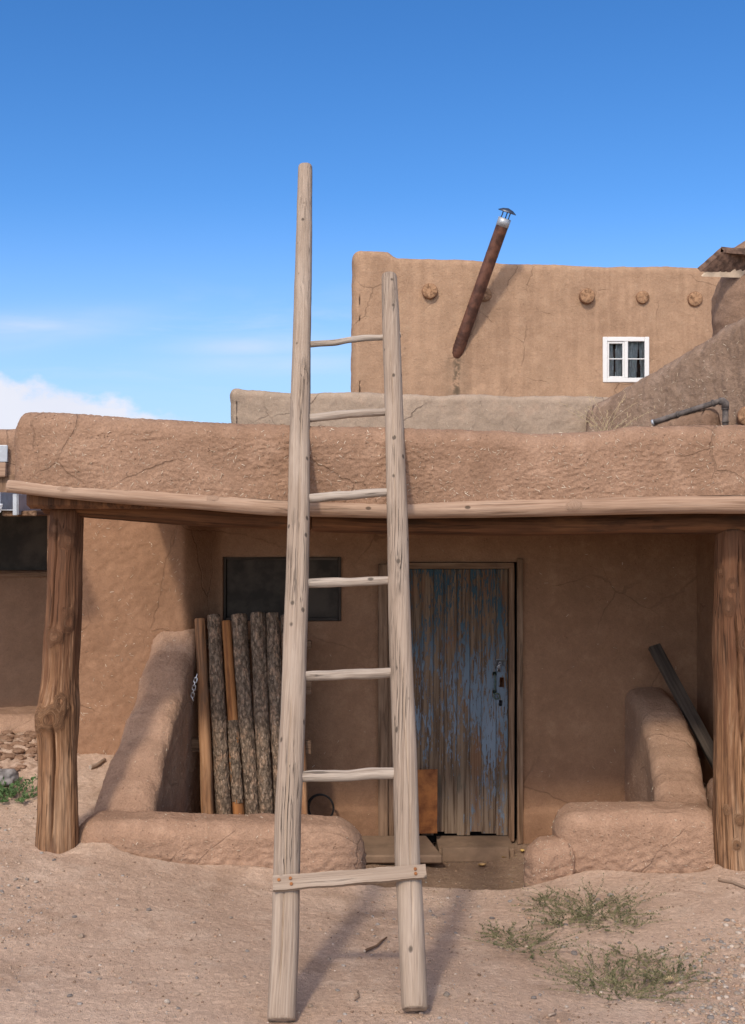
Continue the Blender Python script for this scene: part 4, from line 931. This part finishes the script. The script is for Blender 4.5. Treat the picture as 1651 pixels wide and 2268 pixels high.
def top_s(s):
    x = sp0[0] + (sp1[0] - sp0[0]) * s / Ls; Yv = sp0[1] + (sp1[1] - sp0[1]) * s / Ls; px = 825.5 + x / Yv * F
    return float(CAMZ + (1134 - interp(px, sl_pts)) / F * (Yv + .04))
PSL = bar([(sp0[0], sp0[1] + .16), (sp1[0] + .16, sp1[1] + .16)], lambda s: .36, top_s, lambda s: 2.2, r=.14, res=.013, ends=(.12, 0), edrop=.02, disp=rough3)
m = Mesh(); m.add(PSL.reshape(-1, 3), bar_faces(PSL)); sw = straws(PSL, 420, (.012, .04), .0013); m.add(np.concatenate(sw.V), sw.F, mi=1)
tag(m.build('sloping_wall', [MA_SLOPE, M_STRAW], None, True, (2.5, 8.6, 2.3)), 'eroded straw flecked adobe wall sloping up to the right edge', 'wall')
PLG = bar([(W(1452, 0, 8.25)[0], 8.34), (W(1600, 0, 7.95)[0], 8.03)], lambda s: .26, lambda s: 2.87 + .20 * s, lambda s: 2.2, r=.1, res=.013, ends=(.08, .08), edrop=.1, disp=rough3)
m = Mesh(); m.add(PLG.reshape(-1, 3), bar_faces(PLG))
tag(m.build('adobe_ledge', [MA_DOME], None, True, (2.4, 8.2, 2.3)), 'crumbling adobe ledge directly under the sloping grey drain pipe', 'ledge')
dp = thing('drain_pipe', 'grey drain pipe with an elbow on the sloping wall', 'pipe', W(1600, 930, 7.95))
A, B = W(1446, 936, 8.22), W(1596, 888, 7.95); C_ = W(1607, 892, 7.94); D_ = W(1607, 934, 7.95)
V, Fc = tube_geo([A + (B - A) * t for t in np.linspace(0, 1, 8)], .0205, 16); obj('pipe', V, Fc, M_DRAIN, dp)
V, Fc = tube_geo([B - (B - A) * .02, B + (C_ - B) * .5 + (0, 0, .004), C_ + (0, 0, -.005), C_ + (D_ - C_) * .3], [.026, .029, .029, .027], 16); obj('elbow', V, Fc, M_DRAIN, dp)
V, Fc = tube_geo([C_ + (D_ - C_) * .25, D_, D_ - (0, 0, .15)], .0215, 16); obj('pipe', V, Fc, M_DRAIN, dp)
for c, ax in ((A + (B - A) * .38, B - A), (A + (B - A) * .9, B - A), (C_ + (D_ - C_) * .32, D_ - C_), (D_, D_ - C_)):
    ax = ax / np.linalg.norm(ax); V, Fc = tube_geo([c - ax * .006, c + ax * .006], .027, 16); obj('collar', V, Fc, M_DRAIN, dp)
V, Fc = tube_geo([A - (B - A) / np.linalg.norm(B - A) * .004, A + (B - A) / np.linalg.norm(B - A) * .012], .0225, 16); obj('rim', V, Fc, M_GALV, dp)
c0 = W(1652, 920, 7.72)
log('log_end', [M_VIGA, M_VIGA_END], None, [c0 + (.02, 0, 0), c0 + (.18, .5, .02)], [.075, .08], nseg=28, res=.03, loc=tuple(c0))
tag(bpy.data.objects['log_end'], 'round roof log end at the right edge beside the drain pipe', 'log')

# ------------------------------------------------------------------ upper house
UP = thing('upper_house', 'tall plain adobe house at the back with log ends and white window', 'house', (2.5, 15.0, 0))
YU = 15.0; ux0 = W(777, 0, YU)[0]
def up_top(s):
    px = 777 + s / YU * F
    return float(CAMZ + (1134 - interp(px, [(776, 556), (800, 552), (860, 555), (871, 566), (880, 571), (1000, 573), (1150, 582), (1300, 586), (1450, 588), (1570, 590), (1800, 594)])) / F * YU)
PU = bar([(ux0, YU + .25), (ux0 + 8.5, YU + .25)], lambda s: .5, up_top, lambda s: 1.5, r=.09, res=.024, ends=(.12, 0), edrop=.05, disp=lambda p: .022 * fbm(p, 1.1, 3) + .006 * fbm(p, 5, 3) + .0025 * fbm(p, 22, 2))
fq = bar_faces(PU); c3 = PU.reshape(-1, 3)[fq].mean(1)
hw0, hw1 = W(1341, 842, 15), W(1436, 749, 15)
obj('wall', PU.reshape(-1, 3), fq[~((c3[:, 1] < 15.2) & (c3[:, 0] > hw0[0]) & (c3[:, 0] < hw1[0]) & (c3[:, 2] > hw0[2]) & (c3[:, 2] < hw1[2]))], MA_UP, UP)
V, Fc, g = box_geo((ux0 + .15, 15.4, 1.5), (ux0 + 8.5, 22, 5.35), .05); obj('roof', V, Fc, MA_UP, UP)
for px, py, r in ((953, 643, 17.5), (1076, 650, 15.5), (1303, 654, 17), (1427, 656, 14.5), (1544, 660, 16.5)):
    c = W(px, py, 14.90); r_ = r / F * YU
    log('viga', [M_VIGA, M_VIGA_END], UP, [c + (0, .4, 0), c + (0, .02 if px == 1303 or px == 953 else .055, 0)], [r_, r_], nseg=40, res=.03, amp=.05, freq=5)
w0, w1 = W(1337, 846, 14.95), W(1440, 745, 14.95)
x0_, x1_, z0_, z1_ = w0[0], w1[0], w0[2], w1[2]; xm = (x0_ + x1_) / 2; fw = .062
wu = thing('window', None, None); wu.parent = UP; wu.location = (float(xm) - 2.5, -.05, float(z0_))
def bx(lo, hi, b=.006): return box_geo(lo, hi, b)[:2]
add_parts('frame', [bx((x0_, 14.93, z0_), (x0_ + fw, 15.03, z1_)), bx((x1_ - fw, 14.93, z0_), (x1_, 15.03, z1_)), bx((x0_ + fw, 14.932, z1_ - fw), (x1_ - fw, 15.03, z1_)), bx((x0_ + fw, 14.932, z0_), (x1_ - fw, 15.03, z0_ + fw)), bx((xm - .022, 14.935, z0_ + fw), (xm + .028, 15.02, z1_ - fw))], M_WHITE, wu, False)
add_parts('sash', [bx((x0_ + fw, 14.945, z0_ + fw), (x0_ + fw + .028, 15.01, z1_ - fw)), bx((xm - .046, 14.945, z0_ + fw), (xm - .023, 15.01, z1_ - fw)), bx((x0_ + fw + .028, 14.946, z1_ - fw - .03), (xm - .046, 15.01, z1_ - fw)), bx((x0_ + fw + .028, 14.946, z0_ + fw), (xm - .046, 15.01, z0_ + fw + .022))], M_WHITE, wu, False)
zm = (z0_ + z1_) / 2 + .01
add_parts('glazing_bar', [bx((x0_ + fw + .028, 14.940, zm - .007), (xm - .046, 14.948, zm + .007), .002), bx((xm + .028, 14.940, zm - .007), (x1_ - fw, 14.948, zm + .007), .002)], M_WHITE, wu, False)
add_parts('pane', [([(x0_ + .05, 14.952, z0_ + .05), (xm - .03, 14.952, z0_ + .05), (xm - .03, 14.952, z1_ - .05), (x0_ + .05, 14.952, z1_ - .05)], [[0, 1, 2, 3]]), ([(xm + .01, 14.952, z0_ + .05), (x1_ - .05, 14.952, z0_ + .05), (x1_ - .05, 14.952, z1_ - .05), (xm + .01, 14.952, z1_ - .05)], [[0, 1, 2, 3]])], M_GLASS, wu, False)
cxs = np.linspace(x0_ + .05, x1_ - .05, 90); czs = np.linspace(z0_ + .05, z1_ - .05, 6); CA, CB = np.meshgrid(cxs, czs, indexing='ij')
cy = 15.03 + .022 * np.sin(CA * 95 + 2.2 * np.sin(CB * 4 + CA * 3))
gap = ((CA - xm) % .31)
fc_ = grid_faces(len(cxs), len(czs)); cc = np.stack([CA.ravel(), cy.ravel(), CB.ravel()], 1); cm = cc[fc_].mean(1)
ke = ~((np.abs(cm[:, 0] - (x0_ + xm) / 2 - .02) < .004 + .02 * (cm[:, 2] - z0_)) | (np.abs(cm[:, 0] - (x1_ + xm) / 2 - .035) < .006 + .03 * (z1_ - cm[:, 2])))
obj('curtain', cc, fc_[ke], M_CURT, wu)
V, Fc, g = box_geo((x0_ + .02, 15.07, z0_ + .02), (x1_ - .02, 15.10, z1_ - .02), .001); obj('dark_backing', V, Fc, M_BLACK, wu, False)

wu.location.y += .052          # set the window into its opening
sv = thing('stovepipe', 'rusty stovepipe tilting out of the upper wall under a metal cap', 'chimney pipe', (1.14, 15.0, 4.34))
A = np.array([1.135, 15.05, 4.30]); B = W(1113, 500, 14.50); u_ = (B - A) / np.linalg.norm(B - A); Lp_ = np.linalg.norm(B - A); rp = .083
ss = []; rr = []
for t in np.linspace(0, Lp_, 90):
    r = rp * (1 if t > .3 else .55 + .45 * math.sqrt(max(0, 1 - (1 - min(1, t / .16)) ** 2)))
    r += .0035 * math.sin(t * 120) * (t < .34)
    for j in (.9, 1.45): r += .004 * math.exp(-((t - j) / .008) ** 2)
    ss.append(A + u_ * t); rr.append(r)
V, Fc = tube_geo(ss, rr, 32); obj('pipe', V, Fc, M_PIPE, sv)
V, Fc = tube_geo([B - u_ * .01, B + u_ * .10], [.0855, .0865], 32); obj('collar', V, Fc, M_GALV, sv)
T = B + u_ * .19; e1 = np.cross(u_, (0, 1, 0)); e1 /= np.linalg.norm(e1); e2 = np.cross(u_, e1)
cap = Mesh(); th = np.linspace(0, 2 * math.pi, 33)[:-1]
ring = lambda r, h: [T + u_ * h + r * (math.cos(a) * e1 + math.sin(a) * e2) for a in th]
V = np.array(ring(.002, .045) + ring(.07, .028) + ring(.125, -.004) + ring(.122, -.012) + ring(.06, .012) + ring(.002, .02))
cap.add(V, grid_faces(6, 32, True)); cap.build('rain_cap', [M_CAPM], sv)
for a in (0.4, 2.5, 4.6):
    c = math.cos(a) * e1 + math.sin(a) * e2
    V, Fc = tube_geo([B + u_ * .08 + c * .06, B + u_ * .14 + c * .055, T + u_ * .012 + c * .058], .008, 6); obj('strut', V, Fc, M_CAPM, sv)

# ------------------------------------------------------------------ adobe chimney with a sheet roof at the right edge
ch = thing('adobe_chimney', 'rounded adobe flue under a rusty tilted sheet roof at the right edge', 'chimney', (4.5, 12.3, 3))
cxx, cyy = W(1667, 0, 12.2)[0], 12.25
tt = np.linspace(0, 1, 70); tha = np.linspace(0, 2 * math.pi, 90, endpoint=False)
prof_r = interp(tt, [(0, .425), (.70, .42), (.80, .41), (.88, .37), (.94, .29), (.98, .19), (1, .002)]); prof_z = 3.0 + tt * 1.98
P = np.stack([cxx + prof_r[:, None] * np.cos(tha), cyy + prof_r[:, None] * np.sin(tha), prof_z[:, None] + 0 * tha], -1)
nr = np.stack([np.cos(tha)[None] + 0 * prof_r[:, None], np.sin(tha)[None] + 0 * prof_r[:, None], 0 * P[..., 0]], -1)
q = P.reshape(-1, 3); d = (.025 * fbm(q, 2.2, 3) + .012 * fbm(q, 9, 3)).reshape(P.shape[:2])
P = P + nr * (d * np.minimum(1, prof_r / .2)[:, None])[..., None]
m = Mesh(); m.add(P.reshape(-1, 3), grid_faces(70, 90, True, flip=True)); sw = straws(P[:, 45:90], 150, (.015, .05), .0025, frontal=False); m.add(np.concatenate(sw.V), sw.F, mi=1)
m.build('flue', [MA_DOME, M_STRAW], ch)
def sheet(A, B, dv, tk, corr):
    """thick corrugated sheet from eave A to ridge B, running back along dv"""
    n, k = 14, 60; out = Mesh(); A = np.array(A); B = np.array(B); nrm = np.cross(B - A, (0, 1, 0)); nrm /= np.linalg.norm(nrm); nrm *= np.sign(nrm[2]) or 1
    top = np.zeros((n, k, 3))
    for i in range(n):
        for j in range(k):
            top[i, j] = A + (B - A) * i / (n - 1) + np.array(dv) * j / (k - 1) + nrm * (corr * math.sin(j * 1.1) + (.0012 if corr else 0) * math.sin(i * 1.3 + j * .4))
    bt = top - nrm * tk
    out.add(top.reshape(-1, 3), grid_faces(n, k)); out.add(bt.reshape(-1, 3), grid_faces(n, k, flip=True))
    for a, b in ((top[0], bt[0]), (top[-1], bt[-1]), (top[:, 0], bt[:, 0]), (top[:, -1], bt[:, -1])):
        out.add(np.concatenate([a, b]), grid_faces(2, len(a)))
    return out
ea, ri, ri2 = W(1545, 594, 11.75), W(1597, 548, 11.75), W(1700, 556, 11.75)
sheet(ea, ri, (.75, .27, .05), .05, .0015).build('roof_sheet', [M_TIN], ch)
sheet(ri + (0.003, 0, .008), ri2, (.3, .9, .02), .06, .0015).build('roof_sheet', [M_TIN], ch)
sheet(ea + (.05, .03, -.072), ri + (-.03, .03, -.115), (.62, .22, .03), .015, .0).build('underboard', [M_PALEB], ch, False)
PC = bar([(W(1612, 0, 12)[0], 12.2), (W(1720, 0, 12)[0], 12.2)], lambda s: .5, lambda s: 5.04 + .18 * min(1, s / .3), lambda s: 4.9, r=.1, res=.02, ends=(.12, 0), edrop=.12, disp=rough2)
obj('mud_cap', PC.reshape(-1, 3), bar_faces(PC), MA_DOME, ch)

# dry grass growing on the roof edge
dg = Mesh(); base = np.array([W(1340, 958, 5.75)[0], 5.75, 2.42])
for k in range(16):
    a = rs.uniform(-.9, .9); l = rs.uniform(.14, .30); b = base + (rs.uniform(-.05, .05), rs.uniform(-.05, .05), 0)
    pts = [b + np.array([a * l * t * (0.5 + .6 * t), .05 * math.sin(k) * t, .12 + l * t * (1 - .25 * abs(a) * t)]) for t in np.linspace(-.5, 1, 9)]
    dg.add(*tube_geo(pts, np.linspace(.0014, .0007, 9), 4))
    for s in range(7):
        p = pts[4] + (pts[8] - pts[4]) * s / 6; q = p + rs.normal(size=3) * .008 + (0, 0, .008); dg.add(*tube_geo([p, (p + q) / 2, q], .0012, 3))
tag(dg.build('dry_grass', [M_DRYG], None, True, tuple(base)), 'thin dry grass tuft growing behind the porch roof edge', 'grass')

# ------------------------------------------------------------------ loose things on the ground
def stone_geo(c, r, flat=.6, sub=1, seed=0):
    ph = (1 + 5 ** .5) / 2; v_ = np.array([(-1, ph, 0), (1, ph, 0), (-1, -ph, 0), (1, -ph, 0), (0, -1, ph), (0, 1, ph), (0, -1, -ph), (0, 1, -ph), (ph, 0, -1), (ph, 0, 1), (-ph, 0, -1), (-ph, 0, 1)], float); v_ /= np.linalg.norm(v_[0])
    f_ = [(0, 11, 5), (0, 5, 1), (0, 1, 7), (0, 7, 10), (0, 10, 11), (1, 5, 9), (5, 11, 4), (11, 10, 2), (10, 7, 6), (7, 1, 8), (3, 9, 4), (3, 4, 2), (3, 2, 6), (3, 6, 8), (3, 8, 9), (4, 9, 5), (2, 4, 11), (6, 2, 10), (8, 6, 7), (9, 8, 1)]
    for _ in range(sub):
        v_ = list(v_); mid = {}; nf = []
        def mp(a, b):
            k = (min(a, b), max(a, b))
            if k not in mid: p = v_[a] + v_[b]; v_.append(p / np.linalg.norm(p)); mid[k] = len(v_) - 1
            return mid[k]
        for a, b, c_ in f_:
            x, y, z = mp(a, b), mp(b, c_), mp(c_, a); nf += [(a, x, z), (b, y, x), (c_, z, y), (x, y, z)]
        f_ = nf; v_ = np.array(v_)
    v_ = np.array(v_); d = 1 + .35 * fbm(v_ + seed * 3.7, 1.3, 2)
    v_ = v_ * d[:, None] * (rs.uniform(.75, 1.3), rs.uniform(.75, 1.3), flat) * r
    a = rs.uniform(0, 6.28); R = np.array([[math.cos(a), -math.sin(a), 0], [math.sin(a), math.cos(a), 0], [0, 0, 1]])
    return v_ @ R.T + np.array(c), [list(t) for t in f_]
def in_walls(x, y):
    return (-1.56 < x < .02 and 5.5 < y < 6.0) or (.72 < x < 1.9 and 5.5 < y < 6.0) or (-1.52 < x < -1.08 and y > 5.6) or (1.5 < x < 2.2 and y > 5.6) or y > 7.0
gr = Mesh()
def scatter(n, pxr, pyr, sz, dens=None):
    k = 0
    while k < n:
        px, py = rs.uniform(*pxr), rs.uniform(*pyr)
        p = ground_from(px, py)
        if in_walls(p[0], p[1]): k += .2; continue
        if dens is not None and rs.rand() > dens(px, py): k += .2; continue
        r = sz[0] * (sz[1] / sz[0]) ** (rs.rand() ** 2.2)
        V, Fc = stone_geo(p + (0, 0, r * .15), r, .65, 0 if r < .006 else 1, rs.rand() * 9)
        gr.add(V, Fc, np.tile([rs.rand(), rs.rand(), rs.rand()], (len(V), 1))); k += 1
scatter(1300, (-40, 1690), (1930, 2300), (.0022, .0085))
scatter(420, (-20, 130), (1760, 2100), (.003, .010), lambda a, b: 1 - a / 150)
scatter(200, (820, 1330), (1985, 2120), (.003, .011), lambda a, b: 1 - (b - 1985) / 170)
scatter(950, (1440, 1690), (2040, 2300), (.004, .0125), lambda a, b: max(0, min(1, (a - 1400) / 200)) * max(0, min(1, (b - 2040 + (a - 1500) * .4) / 110)))
scatter(200, (820, 1180), (1900, 2010), (.002, .006))
M_CRUMB = plain('soil_crumb', (.24, .155, .10), .95, var=.35, scale=9, c2=(.36, .25, .175))
cb = Mesh()
for k in range(2600):
    px, py = rs.uniform(-40, 1690), 1880 + 420 * rs.rand() ** .8
    p = ground_from(px, py)
    if in_walls(p[0], p[1]) or fbm(p[None] * (1, 1, 0), 2.4, 2)[0] < -.15: continue
    r = .0016 * (4.5 ** (rs.rand() ** 1.8)); V, Fc = stone_geo(p + (0, 0, r * .3), r, .7, 0, rs.rand() * 9); cb.add(V, Fc)
tag(cb.build('soil_crumbs', [M_CRUMB], None, True), kind='stuff', label='small crumbs of dry soil strewn over the dirt yard', cat='soil')
tag(gr.build('gravel', [M_STONES], None, True), kind='stuff', label='fine gravel and grit scattered over the dry dirt', cat='gravel')
# larger single pebbles
protos = []
for k in range(6):
    V, Fc = stone_geo((0, 0, 0), 1.0, .62, 2, k)
    me_o = obj('pebble', V, Fc, M_STONES, attrs={'gc': np.tile([(k * .125 + .14) % 1, .5, .5], (len(V), 1))}); protos.append(me_o)
spots = [(632, 1948 + 262, .008), (436, 2205, .010), (330, 1885 + 135, .012), (80, 1950, .012), (180, 2078, .013), (548, 2106, .008), (512, 2032, .008), (320, 1968, .010), (165, 2030, .010), (222, 2018, .008), (300, 2020, .011), (430, 2047, .008), (60, 1945, .009), (270, 2140, .007), (155, 2207, .010), (370, 2225, .012), (688, 2226, .010), (748, 2193, .008),
         (990, 2208, .012), (1033, 2221, .010), (1183, 2211, .010), (1255, 2229, .008), (1110, 2102, .012), (1352, 1986, .014), (1325, 1997, .013), (1294, 2117, .017), (1272, 2115, .014), (1478, 2172, .018), (1397, 1952, .009), (1560, 1958, .008), (1578, 2100, .011), (1508, 2075, .009), (1090, 2037, .012), (1042, 2033, .009), (963, 2034, .011), (1130, 1999, .009), (1160, 2017, .009), (1217, 2061, .009), (1373, 2090, .010), (1280, 2200, .010), (1345, 2230, .009), (1560, 2085, .009), (1626, 2020, .008), (140, 1930, .009), (120, 1905, .010), (20, 1960, .011), (900, 2052, .008), (1010, 2070, .008), (860, 2090, .007), (1460, 2205, .010)]
used = set()
for k, (px, py, r) in enumerate(spots):
    i = k % 6; pr0 = protos[i]
    o = pr0 if i not in used else pr0.copy()
    if i in used: COL.objects.link(o)
    used.add(i)
    p = ground_from(px, py); o.location = (float(p[0]), float(p[1]), float(p[2] + r * .3)); o.scale = (r, r * rs.uniform(.8, 1.2), r * rs.uniform(.8, 1.1)); o.rotation_euler = (rs.uniform(-.2, .2), rs.uniform(-.2, .2), rs.uniform(0, 6.28))
    tag(o, 'loose pebble among many lying on the dry dirt yard', 'pebble', 'loose pebbles on the dirt')
# rock and clods at the left edge
p = ground_from(8, 1738); V, Fc = stone_geo(p + (0, 0, .03), .095, .62, 3, 4.2)
tag(obj('rock', V, Fc, M_ROCK, loc=tuple(p)), 'grey rock at the left edge above green weeds', 'rock')
cl = Mesh()
for k in range(60):
    px, py = rs.uniform(-25, 88), rs.uniform(1628, 1712)
    if py < 1628 + (90 - px) * .0: continue
    p = ground_from(px, py); V, Fc = stone_geo(p + (0, 0, .005), rs.uniform(.012, .045), .45, 1, rs.rand() * 20); cl.add(V, Fc)
tag(cl.build('rubble', [M_CLOD], None, False), kind='stuff', label='crumbled adobe clods on the slope at the left edge', cat='rubble')
# sticks
def stick(name, pa, pb, r, label, cat, mat=M_TWIG, lift=.006, bend=.01):
    A = ground_from(*pa); B = ground_from(*pb); pts = []
    for t in np.linspace(0, 1, 6):
        q = A + (B - A) * t; q[2] = float(gz_at(q[0], q[1])[0]) + lift + r * .5; q[0] += bend * math.sin(t * 5); pts.append(q)
    o = log(name, [mat, M_LADDER_END], None, pts, np.linspace(r, r * .7, 6), nseg=12, res=.01, amp=.25, freq=30, loc=tuple(A)); return tag(o, label, cat)
stick('stick', (808, 2113), (862, 2084), .006, 'brown stick on the dirt between the ladder feet', 'stick', M_BRB)
stick('stick', (1193, 2087), (1230, 2069), .0055, 'pale peeled stick lying in the green weeds', 'stick')
stick('stick', (1592, 1952), (1668, 1972), .008, 'crooked driftwood stick at the foot of the right post', 'stick')
stick('stick', (1216, 2252), (1238, 2238), .004, 'short pale twig near the bottom edge below the weeds', 'stick')
stick('root', (200, 1704), (236, 1687), .014, 'gnarled dry root on the slope beside the left low wall', 'root')
stick('twig', (784, 2215), (800, 2200), .004, 'tiny curled twig right of the left ladder foot', 'twig')
# leaves
def leaf(px, py, size, label, mat, rot):
    p = ground_from(px, py); n = 7; V = []
    for i in range(n):
        t = i / (n - 1); w_ = size * .38 * math.sin(math.pi * min(.97, t * .93 + .05)) ** .8
        for s in (-1, -.4, .4, 1): V.append((size * (t - .5), s * w_, .010 + size * .22 * abs(s) ** 1.5 + size * .35 * (t - .5) ** 2))
    V = np.array(V); R = np.array([[math.cos(rot), -math.sin(rot), 0], [math.sin(rot), math.cos(rot), 0], [0, 0, 1]]); V = V @ R.T + p
    V2 = V + (0, 0, -.001); F1 = grid_faces(n, 4).tolist(); Fc = F1 + [[q + len(V) for q in f[::-1]] for f in F1]
    tag(obj('leaf', np.concatenate([V, V2]), Fc, mat, loc=tuple(p)), label, 'leaf')
leaf(1068, 1921, .050, 'curled brown leaf in the middle of the porch floor', M_LEAF, .2)
leaf(1118, 1903, .045, 'pale yellow leaf on the floor right of the curled brown leaf', M_LEAFY, .5)
leaf(1157, 1889, .040, 'small golden leaf on the floor below the door frame', M_LEAFY, 1.4)
leaf(995, 1892, .050, 'crumpled leaf at the corner of the dusty slab', M_LEAF, 2.2)
leaf(1112, 1866, .045, 'yellow leaf caught on the sill against the door', M_LEAFY, 1.0)
leaf(1480, 2180, .05, 'bleached leaf stuck in the lower right weeds', M_DRYG, .7)
# weeds
def weed(name, px, py, n, spread, label, low=.5, mat=M_WEED, runners=6, leafl=(.006, .012), hgt=1.0):
    c = ground_from(px, py); m = Mesh()
    def sprig(b, d, l, up, nl):
        pts = []; q = np.array(b, float)
        for t in range(9):
            f = t / 8; x = b[0] + d[0] * l * f + .012 * math.sin(f * 5 + b[1] * 40); y = b[1] + d[1] * l * f + .012 * math.cos(f * 4 + b[0] * 30)
            z = float(gheight(np.array([x]), np.array([y]))[0]) + .008 + up * l * f ** 1.2 * (1 - .25 * f); pts.append((x, y, z))
        pts = np.array(pts); m.add(*tube_geo(pts, np.linspace(.0010, .0006, 9), 4), mi=1)
        for k in range(nl):
            f = rs.uniform(.12, 1); i = min(7, int(f * 8)); p = pts[i] + (pts[i + 1] - pts[i]) * (f * 8 - i); a = rs.normal(size=3); a[2] = abs(a[2]) + .4; a /= np.linalg.norm(a); b_ = np.cross(a, rs.normal(size=3)); b_ /= np.linalg.norm(b_) + 1e-9
            ll = rs.uniform(*leafl); w_ = ll * rs.uniform(.16, .28)
            m.add([p, p + a * ll * .5 + b_ * w_, p + a * ll, p + a * ll * .5 - b_ * w_], [[0, 1, 2, 3]], mi=0)
    for k in range(n):
        a = rs.uniform(0, 6.283); rr_ = spread * rs.rand() ** .8; b = (c[0] + rr_ * math.cos(a) * 1.25, c[1] + rr_ * math.sin(a) * .95)
        d = (math.cos(a) * .8 + rs.normal() * .5, math.sin(a) * .8 + rs.normal() * .5); sprig(b, d, rs.uniform(.05, .12) * hgt, rs.uniform(.35, 1.0), rs.randint(16, 30))
    for k in range(runners):
        a = rs.uniform(0, 6.283); sprig((c[0] + spread * .4 * math.cos(a), c[1] + spread * .4 * math.sin(a)), (math.cos(a), math.sin(a) * .8), spread * rs.uniform(1.2, 2.4), .14, 40)
    tag(m.build(name, [mat, M_STEM], None, False, tuple(c)), label, 'weed')
for px, py, n_, sp, ru, lf, lab in ((1316, 2022, 95, .10, 14, 1.5, 'tallest dense green weed clump at the top of the patch'), (1352, 2052, 60, .08, 9, 1.1, 'green weed clump just below the tallest clump'), (1255, 2040, 55, .07, 9, .9, 'thin weed clump left of the tallest clump'),
        (1215, 2008, 24, .05, 7, .8, 'wispy weed runners nearest the rounded end of the right low wall'), (1130, 2078, 26, .06, 10, .9, 'sparse weed clump nearest the right ladder rail'), (1165, 2106, 44, .075, 10, 1.0, 'green weed clump below the sparse clump by the ladder'),
        (1402, 2128, 32, .06, 6, .8, 'few brown weed stems in the middle of the patch'), (1322, 2172, 62, .08, 8, 1.3, 'green weed clump at the lower left of the patch'), (1390, 2205, 95, .10, 9, 1.4, 'densest green weed clump along the bottom of the patch'), (1478, 2172, 60, .07, 7, 1.3, 'green weed clump beside the grey gravel')):
    weed('weed_clump', px, py, int(n_ * .62), sp * 1.35, lab, runners=ru, hgt=lf)
weed('weed_clump', 20, 1768, 60, .085, 'broad leaved green weeds at the left edge below the rock', mat=M_WEED2, runners=2, leafl=(.012, .024))
# litter of dry straw on the porch floor
lt = Mesh()
for k in range(260):
    px, py = rs.uniform(815, 1190), rs.uniform(1880, 1985)
    if rs.rand() < .5: py = rs.uniform(1885, 1910)
    p = ground_from(px, py)
    if in_walls(p[0], p[1]): continue
    a = rs.uniform(0, 6.28); l = rs.uniform(.006, .028); d = np.array([math.cos(a), math.sin(a), rs.uniform(0, .3)])
    lt.add(*tube_geo([p + (0, 0, .004), p + (0, 0, .006) + d * l * .5, p + (0, 0, .005) + d * l], .0008, 3))
tag(lt.build('straw_litter', [M_DRYG], None), kind='stuff', label='dry straw bits littering the porch floor', cat='straw')
